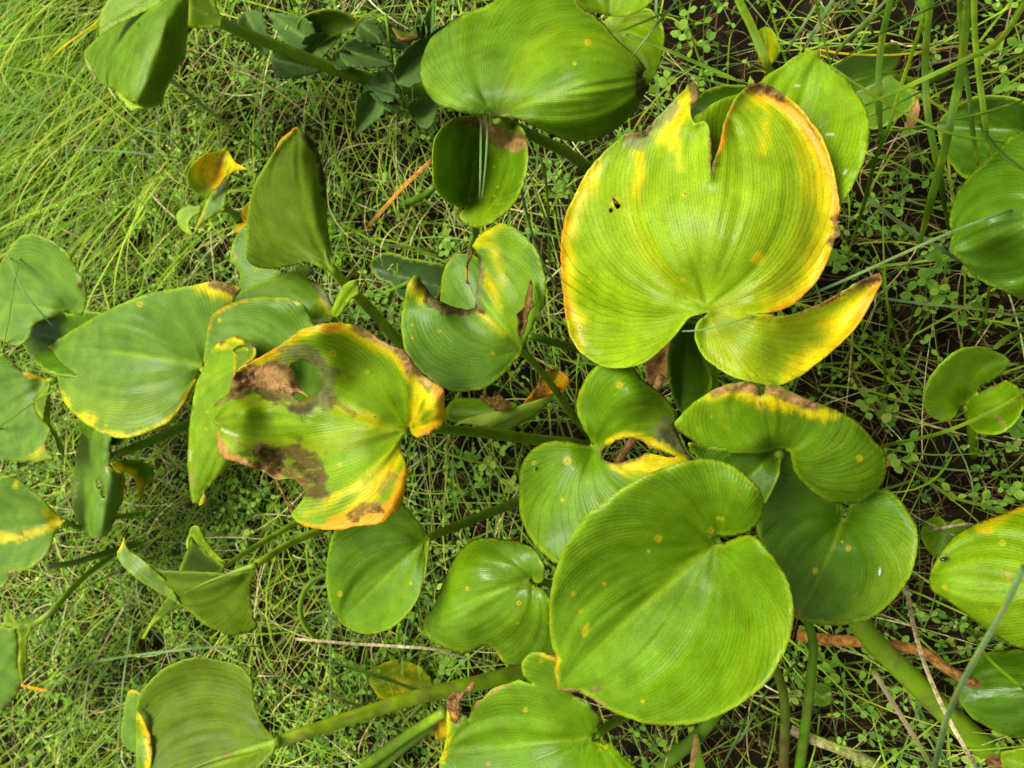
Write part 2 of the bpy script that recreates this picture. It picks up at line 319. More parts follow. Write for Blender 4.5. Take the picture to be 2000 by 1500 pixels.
# ---------------------------------------------------------------- small sprigs with paired oval leaves
def oval(st):
    V = [(0, 0, 0)]; F = []
    for x, w, z in st: V += [(x, w, z + .10 * w), (x, 0, z), (x, -w, z + .10 * w)]
    n = len(st); V.append((1, 0, st[-1][2] - .04)); e = len(V) - 1; F += [(0, 2, 1), (0, 3, 2)]
    for k in range(n - 1):
        a = 1 + 3 * k; b = a + 3
        F += [(a, a + 1, b + 1), (a, b + 1, b), (a + 1, a + 2, b + 2), (a + 1, b + 2, b + 1)]
    a = 1 + 3 * (n - 1); return np.array(V), np.array(F + [(a, a + 1, e), (a + 1, a + 2, e)])
LT, LF = oval([(.16, .12, .01), (.40, .23, .03), (.64, .245, .02), (.86, .155, -.02)])
LT4, LF4 = LT, LF
LT2 = oval([(.33, .22, .02), (.70, .22, .0)])
def sprig_stuff(name, label, n, keepf, size_r, cols, wts, pairs=4, tmpl=None, hgt=(.015, .05), ln=(.03, .07)):
    LT, LF = tmpl or (LT4, LF4); NV = len(LT)
    p = scatter(n); x, y, lush, patch, comb = zones(p); k = rs.rand(n) < keepf(x, y, lush, patch, comb); p = p[k]; m = len(p)
    p0 = np.concatenate([p, ground_z(p[:, 0], p[:, 1])[:, None] + .004], 1); az = rs.rand(m) * 6.283
    L = ln[0] + (ln[1] - ln[0]) * rs.rand(m); H = hgt[0] + (hgt[1] - hgt[0]) * rs.rand(m)
    path, side, t = arcs(p0, az, L, H, (rs.rand(m) - .5) * 1.6, .5 + .15 * rs.rand(m), pairs)
    V1, F1 = ribbons(path, np.full(path.shape[:2], .0006), side); c1 = np.repeat(jitter_cols([(.16, .26, .05), (.24, .24, .07)], [3, 1], m), (pairs + 1) * 3, 0)
    F1 = np.concatenate([F1[:, [0, 1, 2]], F1[:, [0, 2, 3]]])
    Vs = [V1]; Fs = [F1]; Cs = [c1]; off = len(V1); cb = jitter_cols(cols, wts, m, .18)
    sz = size_r[0] + (size_r[1] - size_r[0]) * rs.rand(m)
    for j in range(1, pairs + 1):
        for s in (0, math.pi):
            a = az + (math.pi / 2 if j % 2 else 0.35) + s + .5 * rs.randn(m); pit = -.15 + .55 * rs.rand(m); roll = .5 * rs.randn(m)
            sc_ = sz * (.65 + .45 * rs.rand(m)) * (1.0 if j < pairs else .72)
            lx = LT[None, :, 0] * sc_[:, None]; ly = LT[None, :, 1] * sc_[:, None] * 1.25; lz = LT[None, :, 2] * sc_[:, None]
            ly, lz = ly * np.cos(roll)[:, None] - lz * np.sin(roll)[:, None], ly * np.sin(roll)[:, None] + lz * np.cos(roll)[:, None]
            lx, lz = lx * np.cos(pit)[:, None] - lz * np.sin(pit)[:, None], lx * np.sin(pit)[:, None] + lz * np.cos(pit)[:, None]
            X = lx * np.cos(a)[:, None] - ly * np.sin(a)[:, None] + path[:, j, 0:1]; Y = lx * np.sin(a)[:, None] + ly * np.cos(a)[:, None] + path[:, j, 1:2]; Z = lz + path[:, j, 2:3]
            Vs.append(np.stack([X, Y, Z], -1).reshape(-1, 3)); Fs.append((LF[None] + (off + NV * np.arange(m))[:, None, None]).reshape(-1, 3)); off += NV * m
            Cs.append(np.repeat(cb * (.85 + .3 * rs.rand(m, 1)), NV, 0))
    return tag(mesh_obj(name, np.concatenate(Vs), np.concatenate(Fs), 'chick', None, None, np.concatenate(Cs)), label, None, None, 'stuff')
CHK = [(.25, .49, .035), (.34, .58, .05), (.17, .37, .03), (.43, .58, .07)]
sprig_stuff('creeping_ground_cover', 'mat of tiny oval-leaved creeping plants', 18500, lambda x, y, l, p, c: np.clip((.30 + .75 * l) * (.45 + 2.2 * (p - .42)) - .55 * c, .03, 1), (.0042, .0078), CHK, [4, 4, 3, 1])
sprig_stuff('low_ground_cover', 'dark low carpet of tiny leaves close to the soil', 7500, lambda x, y, l, p, c: np.clip(.60 + .2 * l - .5 * c, 0, 1), (.003, .006), [(.10, .22, .012), (.16, .31, .02), (.21, .27, .025)], [3, 3, 1], 3, LT2, (.003, .015), (.02, .05))
# ---------------------------------------------------------------- blades of the big heart-shaped leaves
_seed = [11]
def veinf(u, v, a=.80, m=.90):
    w = u + 1j * (np.abs(v) + 2e-3)
    seg = np.imag((w * np.log(w) - w) - ((w - m) * np.log(w - m) - (w - m))) / m
    return -(a * np.angle(w) + (1 - a) * seg - np.angle(w - 1)) / math.pi
def zfield(P, T, z, Wpx, extra=(), bend=0.0, seed=0, dimple=0.0, amp=.0036):
    P = np.array(P, float); T = np.array(T, float); D = T - P; L = np.linalg.norm(D); D = D / L; Nn = np.array([-D[1], D[0]])
    z0, dr, dr2, tilt, cup = z
    def uv(x, y):
        u = ((x - P[0]) * D[0] + (y - P[1]) * D[1]) / L; v = ((x - P[0]) * Nn[0] + (y - P[1]) * Nn[1]) / L
        return u, v - bend * 4 * np.clip(u, 0, 1) * (1 - np.clip(u, 0, 1))
    def zf(x, y):
        u, v = uv(x, y); q = v * L / Wpx
        r = z0 + dr * u + dr2 * u * u + tilt * q + 1.6 * cup * q * q + 1.5 * cup * (np.sqrt(q * q + .02) - .14)
        r = r + amp * 2 * (fbm(x / 140., y / 140., seed, 3) - .5) - .0012 * np.exp(-(v / .035)**2) * (u > -.05)
        r = r - dimple * np.exp(-((x - P[0])**2 + (y - P[1])**2) / (.17 * L)**2)
        for ex, ey, dz, rr in extra: r = r + 1.4 * dz * np.exp(-((x - ex)**2 + (y - ey)**2) / rr**2)
        return r
    return uv, zf, L
def fold_z(zpar, line, lift):
    a = np.array(line[:2], float); b = np.array(line[2:], float); ab = b - a; l2 = ab @ ab
    def f(x, y):
        t = np.clip(((x - a[0]) * ab[0] + (y - a[1]) * ab[1]) / l2, 0, 1); fx = a[0] + t * ab[0]; fy = a[1] + t * ab[1]
        d = np.hypot(x - fx, y - fy); return zpar(fx, fy) + .0012 + lift * (d / 60.0) ** .8
    return f
def blade(name, out, P, T, z=(.2, -.02, 0, 0, .01), mat='leaf', base='g', paint=(), spots='', holes=(), nv=24, edge=(0, 20), extra=(),
          bend=0.0, rim='L', rimw=5, streak=None, g=6.0, parent=None, org=None, zf=None, rag=0.0, solid=.0007, mid=.55):
    _seed[0] += 7; seed = _seed[0]
    poly = spline(parse(out), 4.0)
    k = np.arange(len(poly)); jit = (.9 + rag) * (np.stack([vnoise(k * .45, k * 0., seed), vnoise(k * .45, k * 0. + 9, seed)], 1) - .5) * 2
    poly = poly + jit
    hp = [spline(parse(h), 4.0) for h in holes]
    P = np.array(P, float); T = np.array(T, float); D = (T - P) / np.linalg.norm(T - P); Nn = np.array([-D[1], D[0]])
    Wpx = np.abs((poly - P) @ Nn).max()
    uv, zf0, L = zfield(P, T, z, Wpx, extra, bend, seed, .010 if mat in ('leaf', 'gloss') and Wpx > 90 else 0.0)
    zf = zf or zf0
    lo = poly.min(0); hi = poly.max(0)
    gy = np.arange(lo[1], hi[1], g * .866); pts = []
    for r, y in enumerate(gy): pts.append(np.stack([np.arange(lo[0] + (r % 2) * g * .5, hi[0], g), np.full(len(np.arange(lo[0] + (r % 2) * g * .5, hi[0], g)), y)], 1))
    pts = np.concatenate(pts); pts = pts + (np.random.RandomState(seed).rand(*pts.shape) - .5) * g * .25
    ok = inside(pts[:, 0], pts[:, 1], poly) & (dist_poly(pts[:, 0], pts[:, 1], poly) > g * .5)
    for h in hp: ok &= ~inside(pts[:, 0], pts[:, 1], h) & (dist_poly(pts[:, 0], pts[:, 1], h) > g * .5)
    S = [tuple(map(float, s.split(','))) for s in spots.split()]
    extra_pts = []
    for sx, sy, sr in S:
        ok &= np.hypot(pts[:, 0] - sx, pts[:, 1] - sy) > sr * 2.6
        for rr, kk in ((0, 1), (.7, 6), (1.3, 8), (2.2, 10)):
            for q in range(kk):
                th = 2 * math.pi * q / kk + rr; extra_pts.append((sx + rr * sr * math.cos(th), sy + rr * sr * math.sin(th)))
    pts = pts[ok]
    if extra_pts:
        e = np.array(extra_pts); e = e[inside(e[:, 0], e[:, 1], poly) & (dist_poly(e[:, 0], e[:, 1], poly) > 1.5)]; pts = np.concatenate([pts, e])
    loops = [poly] + hp; vv = []; ed = []
    for lp in loops:
        s = len(vv); vv += [Vector(p) for p in lp.tolist()]; ed += [(s + i, s + (i + 1) % len(lp)) for i in range(len(lp))]
    vv += [Vector(p) for p in pts.tolist()]
    r = delaunay_2d_cdt(vv, ed, [], 0, 1e-5)
    V2 = np.array([v[:] for v in r[0]]); F = np.array([f for f in r[2] if len(f) == 3])
    cc = V2[F].mean(1); keep = inside(cc[:, 0], cc[:, 1], poly)
    for h in hp: keep &= ~inside(cc[:, 0], cc[:, 1], h)
    F = F[keep]
    e1 = V2[F[:, 1]] - V2[F[:, 0]]; e2 = V2[F[:, 2]] - V2[F[:, 0]]; F = F[np.abs(e1[:, 0]*e2[:, 1] - e1[:, 1]*e2[:, 0]) > 1e-3]
    used = np.unique(F); mp = -np.ones(len(V2), int); mp[used] = np.arange(len(used)); V2 = V2[used]; F = mp[F]
    x, y = V2[:, 0], V2[:, 1]; e1 = V2[F[:, 1]] - V2[F[:, 0]]; e2 = V2[F[:, 2]] - V2[F[:, 0]]
    ccw = e1[:, 0]*e2[:, 1] - e1[:, 1]*e2[:, 0] > 0; F[ccw] = F[ccw][:, ::-1]       # face up
    u, v = uv(x, y); f = veinf(u, v)
    de = dist_poly(x, y, poly)
    dh = np.minimum(de, np.min([dist_poly(x, y, h) for h in hp], 0)) if hp else de
    zz = zf(x, y) + edge[0] * np.exp(-de / edge[1])
    side_ = 40. * (v > 0); amp_ = min(1.0, L / 260.)
    zz = zz + amp_ * np.exp(-(.02 / (np.abs(v) + 1e-3))**2) * (.0034 * (vnoise(f * 13., u * 1.3 + side_, seed + 51) - .5) + .0012 * (vnoise(f * 38., u * 2. + side_, seed + 53) - .5))
    wav = vnoise(x / 38., y / 38., seed + 5) - .5
    zz = zz + .004 * wav * np.exp(-de / 22.)
    # pigment; some paint strokes also put sheen and rim light into the colour
    c = np.tile(np.array(PAL[base]), (len(x), 1)); lf = fbm(x / 130., y / 130., seed + 1, 3)
    c = c * (.78 + .44 * lf[:, None])
    def over(w, colr):
        nonlocal c
        w = np.clip(w, 0, 1)[:, None]; c = c * (1 - w) + np.array(PAL[colr] if isinstance(colr, str) else colr) * w
    fst = vnoise(f * 34. + .15 * u, np.zeros_like(f) + 3 * (v > 0), seed + 2)
    over(.35 * sstep((fst - .45) * 3), np.array(PAL[base]) * np.array([1.35, 1.2, 1.0]))
    over(.75 * mid * np.exp(-(v / (.006 + .018 * np.clip(1 - u, 0, 1)))**2) * sstep((1.0 - u) * 1.6) * (u > -.03), 'L')
    if streak:
        over(streak[1] * sstep((vnoise(f * 9., u * .6 + 4 * (v > 0), seed + 31) - .52) * 3.2), streak[0])
    nz = fbm(x / 28., y / 28., seed + 4, 4) - .5; nz2 = fbm(x / 9., y / 9., seed + 6, 3) - .5
    nf = vnoise(f * 40., u * 2., seed + 8) - .5
    if rim: over(.75 * sstep(1.6 - de / rimw + nz), rim)
    for op in paint:
        if op[0] == 'e': d = dh
        else: d = dist_poly(x, y, np.array([p[:2] for p in parse(op[4])]), False)
        w = op[2]; colr = op[1]; soft = colr in 'YOL' or colr[0] == 'g'
        if soft and w > 7: s = sstep((1.15 - (d + (nz * .8 + nz2 * .25 + nf * 1.3) * w) / (w * 1.15)) * .95)
        else: s = sstep((1.0 - (d + (nz * 1.3 + nz2 * .8 + nf * .4) * w) / w) * (2.4 if w > 8 else 1.5))
        if colr in ('B', 'D', 'T', 'K', 'A', 'BT'):
            cv = np.array(PAL[colr]) * (.55 + .9 * (fbm(x / 7., y / 7., seed + 9, 3)))[:, None]
            ww = (s * op[3])[:, None]; c = c * (1 - ww) + cv * ww
        else: over(s * op[3], colr)
    sc_m = fbm(x / 16., y / 16., seed + 71, 4) * .6 + vnoise(f * 60., u * 6. + side_, seed + 73) * .4; over(.28 * sstep((sc_m - .60) * 7), np.array(PAL[base]) * np.array([1.7, 1.35, 2.0])); over(.22 * sstep((.36 - sc_m) * 7), np.array(PAL[base]) * .6)
    for sx, sy, sr in S:
        d = np.hypot(x - sx, y - sy); hs = .35 + .6 * _h(np.array([sx]), np.array([sy]), 3)[0]; over(hs * sstep(1.7 - d / (sr * 1.1)), 'Y'); over((.9 if hs > .5 else .4) * sstep(1.6 - d / (sr * .55)), 'B')
    lum = np.clip((c[:, 0] / (c[:, 1] + 1e-4) - 1.15) * 1.6, 0, 1) * np.clip((.30 - c[:, 1]) * 6, 0, 1)
    zz = zz + lum * (.010 * (fbm(x / 22., y / 22., seed + 41, 2) - .5) + .004 * (fbm(x / 8., y / 8., seed + 43, 2) - .5))
    V = W(x, y, zz)
    al = (1 - np.exp(-(v / (.012 + .02 * np.clip(1 - u, 0, 1)))**2) * (u > -.02)) * (1 - .8 * lum)
    o = mesh_obj(name, V, F, mat, parent, org, np.concatenate([c, (al * (.35 + .95 * vnoise(f * nv * 1.05, u * 3. + side_, seed + 61)))[:, None]], 1), f * nv * 2.1 + 1.6 * vnoise(f * 15., side_ + u * .5, seed + 63), True, solid, lum)
    return o, zf
LEAVES = {}
def leaf(key, label, blade_kw, pet=None, flaps=(), group='heart-shaped marsh plant leaves', name='marsh_leaf', pcol=('gl', None), pw=(16, 16), rib=None):
    """one leaf: an Empty where its stalk meets the ground, with blade, folded flaps and petiole under it"""
    P = blade_kw['P']
    pts = pet or [(P[0], P[1], None), (P[0] * .75 + 1526 * .25, P[1] * .75 + 750 * .25, 0.0)]
    bx, by, bz = pts[-1]; org = W(bx, by, bz).tolist(); 
    root = thing(name, label, 'leaf', org, group)
    o, zf = blade('blade', parent=root, org=org, **blade_kw)
    for fl in flaps:
        fk = dict(fl); line = fk.pop('fold', None); lift = fk.pop('lift', .02)
        nm = fk.pop('part', 'folded_edge'); lab = fk.pop('lab', None)
        fo, _ = blade(nm, parent=root, org=org, zf=fold_z(zf, line, lift) if line else None, **fk)
        if lab: fo['label'] = lab
    q = []
    for i, (x, y, zz) in enumerate(pts):
        if zz is None: zz = float(zf(np.array([float(x)]), np.array([float(y)]))[0]) - (.0035 if i == 0 else .004)
        q.append((x, y, zz))
    petiole_mesh('petiole', q, pw[0], pw[1], root, org, pcol[0], 'petiole', len(LEAVES) * 3, pcol[1])
    if rib:
        q = [(x, y, float(zf(np.array([float(x)]), np.array([float(y)]))[0]) + .0004 - .0012 * (i == 0)) for i, (x, y) in enumerate(rib)]
        petiole_mesh('midrib', q, pw[0] * .8, 3, root, org, 'gl', 'petiole', 5, 'u')
    LEAVES[key] = (root, zf, org)
    return root
# ---------------------------------------------------------------- the leaves, one by one
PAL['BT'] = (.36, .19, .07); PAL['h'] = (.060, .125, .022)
leaf('A', 'large torn yellow-green leaf with orange margin and split top, broad side lobe torn away', dict(
  out="1378,609! 1347,618 1325,645 1300,673 1262,705 1222,717 1180,715 1150,700 1128,680 1113,650 1105,615 1100,575 1097,530 1096,480 1099,450 1110,410 1130,365 1155,325 1185,293 1210,270 1228,257! 1242,260 1254,262! 1275,240 1300,212 1318,195 1335,177 1352,160! 1361,172 1362,188 1350,205! 1347,217 1350,232 1358,243! 1375,237 1383,247 1386,262 1388,290 1387,320 1388,346! 1395,318 1405,290 1412,262 1418,235 1430,205 1445,185 1462,168! 1466,147! 1474,164! 1500,167 1530,185 1560,210 1585,240 1605,270 1620,310 1632,355 1638,400 1636,436! 1642,458! 1630,465! 1618,500 1605,530 1590,555 1570,575 1550,592 1525,604 1500,609 1462,612! 1480,616 1508,617! 1520,620 1560,612 1600,595 1640,575 1680,550 1719,534! 1720,550 1712,568 1690,610 1660,650 1630,680 1600,705 1570,728 1540,745 1515,752 1480,748 1440,738 1405,720 1375,695 1362,670 1358,645 1365,628 1386,612!",
  P=(1381,600), T=(1388,170), z=(.262, .02, -.035, .008, -.012), base='gy', nv=30, g=5.0, bend=.0, edge=(.006, 14), streak=('Y', .16),
  extra=((1470,690,.008,90),(1620,600,-.012,110),(1130,620,-.008,120),(1300,450,.004,120),(1520,400,.004,110)),
  paint=(('s','Y',24,.7,"1128,680 1106,600 1098,500 1112,410 1160,325"),('s','O',8,.8,"1105,620 1098,530 1099,460 1106,420"),
         ('s','Y',14,.55,"1244,300 1252,345 1235,380"),('s','Y',22,.7,"1348,180 1320,225 1300,262"),('s','Y',10,.4,"1318,255 1330,330"),
         ('s','A',16,.7,"1226,268 1250,278 1290,235 1310,208"),('s','B',7,.9,"1228,260 1252,262 1270,246"),('s','B',11,.95,"1352,164 1359,180 1352,203"),('s','B',4,.9,"1386,262 1389,340 1400,300 1412,262"),
         ('s','Y',26,.85,"1478,190 1520,200 1570,240 1600,290 1626,380 1626,440 1600,520 1560,570 1510,600"),('s','Y',15,.5,"1500,215 1490,290"),('s','Y',18,.45,"1555,245 1575,300 1588,380"),
         ('s','O',11,.8,"1475,178 1510,195 1560,228 1600,285 1630,370 1634,440"),('s','O',6,.8,"1430,210 1418,250 1405,300"),('s','O',9,.9,"1618,500 1590,550 1550,588 1510,606"),('s','B',13,.95,"1460,172 1470,168 1500,172 1520,184"),('s','B',3,.5,"1530,190 1570,225 1605,280 1632,360 1638,440"),('s','B',12,.9,"1634,432 1638,460 1626,470"),('s','K',3,.95,"1498,218"),
         ('s','Y',30,.85,"1710,560 1660,630 1600,690 1540,735"),('s','O',10,.7,"1714,552 1692,602 1658,648 1622,684"),('s','B',15,.95,"1722,536 1700,548 1680,556"),('s','O',5,.9,"1660,568 1620,588 1560,612"),('s','B',4,.9,"1700,544 1620,588 1560,613 1510,618"),('s','Y',12,.8,"1480,505"),('s','Y',10,.8,"1201,398"),('s','B',5,.9,"1196,388 1206,404")),
  spots="1337,378,4 1334,548,3 1151,547,3 1470,731,2.6 1132,640,3", holes=("1196,386 1203,390 1212,402 1206,409! 1199,401","1188,409 1195,406 1197,413 1191,416")),
  pet=[(1382,606,None),(1388,640,.235),(1392,720,.17),(1400,800,.08),(1405,850,0)], pw=(15,17))
leaf('B', 'largest smooth green heart-shaped leaf with pale margin and pointed brown-edged tip', dict(
  out="1391,1052! 1400,1047 1415,1049 1440,1046 1463,1037 1483,1020 1490,1000 1492,977 1480,950 1460,930 1430,908 1393,897 1363,897 1333,902 1300,912 1263,927 1227,947 1187,973 1150,1003 1123,1037 1103,1070 1088,1103 1078,1143 1073,1187 1073,1227 1078,1263 1087,1284 1083,1310 1090,1348! 1110,1352 1133,1353 1150,1362 1173,1377 1200,1393 1233,1405 1273,1416 1317,1417 1360,1413 1400,1400 1437,1380 1467,1360 1500,1330 1520,1297 1537,1263 1548,1227 1551,1193 1547,1163 1537,1130 1520,1100 1500,1075 1480,1052 1463,1044 1443,1047! 1428,1053 1414,1060 1398,1061!",
  P=(1396,1066), T=(1090,1346), z=(.270, -.02, -.012, .004, .020), base='g', nv=36, g=5.0, edge=(-.005, 14), bend=.02, rimw=7, mid=.7,
  extra=((1470,960,.012,70),(1230,1030,.006,120),(1350,1270,-.006,140)),
  paint=(('s','Y',7,.8,"1088,1345 1084,1310 1087,1290"),('s','O',5,.9,"1090,1346 1084,1312 1086,1285"),('s','T',7,.8,"1095,1350 1133,1354 1150,1362 1175,1380"),('s','B',5,.8,"1153,1349 1172,1345"),('s','gy',14,.6,"1230,1056 1285,1052"),('s','Y',9,.7,"1146,1225 1140,1238"),('s','L',40,.25,"1440,1330 1500,1260 1530,1190")),  # last stroke paints the light on the upturned right rim
  spots="1286,1052,4.5 1389,1036,4 1402,1012,2.5 1410,1013,2.5 1120,1159,3.5 1133,1193,3 1149,1220,2.5 1141,1239,2.8 1180,1141,2.5 1267,1076,2.2 1255,1370,2.5 1480,957,2.5"),
  pet=[(1398,1060,None),(1420,1080,.22),(1470,1120,.12),(1500,1150,0)], pw=(18,22))
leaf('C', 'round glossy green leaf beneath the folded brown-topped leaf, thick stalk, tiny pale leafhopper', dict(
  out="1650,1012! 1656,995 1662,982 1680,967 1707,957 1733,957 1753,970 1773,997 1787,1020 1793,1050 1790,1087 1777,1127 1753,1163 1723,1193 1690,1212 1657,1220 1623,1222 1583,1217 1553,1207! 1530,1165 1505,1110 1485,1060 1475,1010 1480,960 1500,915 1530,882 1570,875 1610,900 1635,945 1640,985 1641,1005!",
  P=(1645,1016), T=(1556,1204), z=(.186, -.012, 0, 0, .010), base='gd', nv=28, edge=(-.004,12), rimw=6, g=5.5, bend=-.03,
  paint=(('s','L',60,.3,"1760,1100 1700,1180"),('s','O',7,.8,"1560,1197"),('s','B',5,.9,"1559,1196")), spots="1657,1071,3.5 1593,1115,4 1645,1058,2"),  # broad L stroke: brightness of the upturned lower rim, put into the colour
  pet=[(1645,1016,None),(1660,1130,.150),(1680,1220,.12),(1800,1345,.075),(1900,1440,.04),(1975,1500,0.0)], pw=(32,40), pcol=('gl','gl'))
leaf('D', 'folded leaf with dry brown split top edge over the round glossy leaf', dict(
  out="1317,827 1333,807 1360,783 1387,765 1417,752 1450,745 1467,746 1483,757! 1484,774! 1493,770! 1493,739! 1502,742 1517,750 1543,763 1577,780 1613,793 1640,805 1667,820 1690,840 1710,863 1727,883 1732,907 1728,933 1713,957 1690,977 1667,984 1643,985 1617,980 1590,963 1567,943 1553,923 1545,900 1541,882! 1523,879 1500,882 1467,888 1433,888 1400,882 1367,870 1340,853 1323,838",
  P=(1512,882), T=(1488,742), z=(.240, .026, 0, 0, -.006), base='g', nv=30, g=5.0, edge=(-.004,14), mid=.25,
  extra=((1340,840,-.008,70),(1660,930,.004,80)),
  paint=(('s','Y',14,.95,"1387,773 1430,765 1470,772 1485,785 1500,782 1540,790 1590,803 1625,812"),('s','BT',12,.95,"1392,765 1430,757 1468,756 1480,768"),('s','BT',13,.97,"1496,755 1540,774 1590,791"),('s','B',4,.9,"1480,770 1485,790"),('s','B',3,.7,"1600,793 1640,806"),
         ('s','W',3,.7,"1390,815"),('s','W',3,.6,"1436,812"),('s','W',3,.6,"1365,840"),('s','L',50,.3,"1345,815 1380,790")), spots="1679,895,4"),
  pet=[(1520,884,None),(1530,900,.19),(1550,960,.10),(1560,1000,0)], pw=(16,20),
  flaps=(dict(part='under_lobe', out="1345,868 1380,872 1440,880 1500,880 1523,882! 1524,905 1520,930 1508,955 1494,982 1470,985 1430,960 1380,915", P=(1515,884), T=(1400,990), z=(.226,-.005,0,0,.01), base='gd', nv=20, rimw=3),))
leaf('E', 'green leaf with gaping torn hole, yellow remnant and grey rotten patch, lobes flanking its notch', dict(
  out="1160,869! 1147,850 1133,823 1126,800 1127,777 1135,757 1147,733 1167,713 1200,700 1230,710 1253,740 1277,757 1300,777 1317,800 1322,817 1318,833 1330,860 1340,880 1356,898! 1345,903 1350,930 1300,980 1230,1045 1150,1095 1087,1100 1063,1083 1043,1063 1027,1037 1017,1007 1013,985 1013,967 1013,937 1018,910 1033,885 1057,868 1083,860 1110,862 1133,867 1155,871!",
  P=(1163,876), T=(1352,898), z=(.208, .0, -.006, .0, .007), base='g', nv=26, g=5.0, edge=(-.005,14), rimw=6, mid=.3,
  extra=((1230,770,.014,60),(1030,940,-.006,70)),
  paint=(('s','Y',12,.95,"1190,862 1217,852 1245,853 1270,866 1310,886 1335,895"),('s','Y',30,.97,"1235,912 1265,897 1300,897 1340,906"),('s','Y',12,.7,"1195,912 1220,918"),('s','B',5,.9,"1175,875 1180,898 1200,905 1215,904 1245,895 1262,884"),('s','B',4,.9,"1187,868 1217,858 1243,859 1263,868 1312,890"),
         ('s','A',22,.95,"1298,835 1315,845 1322,865"),('s','K',10,.6,"1300,840 1312,862 1330,880"),('s','A',9,.95,"1328,868 1345,892 1352,897"),('s','B',5,.8,"1322,868"),
         ('s','O',4,.8,"1128,762 1134,768")), spots="1210,752,4.5 1108,900,5 1043,904,3 1098,976,2.4 1118,915,2",
  holes=("1190,870! 1202,862 1217,857 1243,858 1263,868 1268,876! 1290,881 1310,889 1322,893! 1305,893 1287,889 1263,885! 1247,893 1233,898 1213,905! 1200,904 1182,899 1174,890! 1176,879","1045,914 1049,911 1053,915 1049,921 1045,919")),
  pet=[(1160,872,None),(1150,880,.19),(1190,960,.1),(1230,1010,0)], pw=(14,16))
leaf('F', 'big decaying leaf with brown rotten patches, holes and orange lobes', dict(
  out="799,834! 803,847 813,854 830,850 850,843 865,828 870,807 868,783 868,763 860,752! 833,738 817,720 803,700 787,683 760,673 740,663 717,647 690,635 667,631 643,631 617,635 590,643 567,658 543,677 520,690 500,702 480,712 463,726 452,745 447,767! 437,775 420,787 413,800 412,813 418,827 432,838! 421,843! 423,860 427,883 440,897 467,905 500,916 520,925 542,938! 567,935 587,947 595,960 592,973 580,988 570,1000 569,1008 580,1020 603,1030 633,1034 667,1034 700,1028 733,1025 753,1018 770,1003 780,993 788,970 793,943 793,931 801,930! 795,913 788,893 782,873 785,857 794,846!",
  P=(794,840), T=(416,826), z=(.272, .0, -.022, .006, .012), base='gl', nv=34, g=4.0, edge=(-.004,14), bend=.015, rimw=4, streak=('Y',.12), mid=.6,
  extra=((600,650,.018,70),(500,735,-.018,45),(600,740,-.016,34),(640,720,.008,40),(470,808,.016,45),(590,830,.006,40),(560,905,-.016,50),(850,800,.008,40),(440,880,.006,40)),
  paint=(('s','Y',15,.9,"470,722 520,697 570,663 620,645 670,642 720,663 770,695 810,740 840,790"),('s','O',9,.85,"480,712 545,680 600,645 660,636"),('s','T',12,.9,"700,640 740,662 785,687 805,708"),('s','T',18,.95,"805,712 840,742 866,768"),('s','Y',20,.9,"830,770 850,800 845,835 815,845"),('s','Y',15,.85,"815,790 815,825"),('s','O',14,.9,"852,760 866,800 860,832 825,850"),('s','B',6,.8,"820,745 838,765"),('s','B',5,.8,"830,849 850,842"),
         ('s','Y',30,.75,"690,1000 740,940 785,890"),('s','O',22,.9,"660,1024 720,1008 770,985 788,930"),('s','B',16,.75,"690,1010 715,995 735,992"),('s','B',9,.5,"745,960 770,930"),('s','Y',14,.7,"600,1000 640,985 700,950"),('s','O',8,.9,"580,1024 630,1036 700,1030 750,1020"),
         ('s','D',24,.85,"500,745 550,770 590,795 630,775 636,735 612,706"),('s','A',24,.85,"565,692 600,692 628,720 642,755 640,785"),('s','B',30,.97,"462,745 500,735 545,735 570,755"),('s','T',18,.8,"520,735 560,740 585,760"),('s','K',9,.65,"452,768 500,760 545,785 580,800 615,790"),('s','B',9,.8,"425,785 440,778 470,775"),('s','Y',11,.55,"660,795 700,812 730,822"),('s','D',9,.6,"650,780 690,808"),
         ('s','D',36,.93,"520,890 570,890 605,920 612,955"),('s','K',9,.5,"470,888 520,880 580,905 615,945"),('s','T',14,.9,"428,868 440,892 490,910 540,932"),('s','B',14,.8,"500,908 560,918 590,945"),('s','T',8,.85,"420,845 425,875"),('s','O',3,.8,"424,846 430,880 460,900"),('s','W',3,.7,"432,838 450,846 465,852"),('s','M',16,.6,"590,990 620,985")),
  spots="651,690,4 717,726,3 671,737,2.6 664,907,3.5 730,813,2.5 727,955,3.5",
  holes=("567,713 590,704 607,710 620,723 628,740 632,753 623,763 610,772 597,767 587,757 580,740 574,724","573,771 585,767 597,773 597,781 588,783 578,778","648,689 653,688 654,693 649,693")),
  pet=[(797,840,None),(850,838,.225),(940,845,.17),(1040,858,.10),(1120,868,.05),(1165,880,0)], pw=(18,24), pcol=('g','gl'),
  flaps=(dict(part='dry_thread', out="541,935! 547,943 555,965 568,985 573,1003! 567,1000 560,982 549,962 539,940!", P=(545,940), T=(571,1000), z=(.262,0,0,0,0), mat='dry', base='B', rim=None, mid=0, nv=2, g=4),))
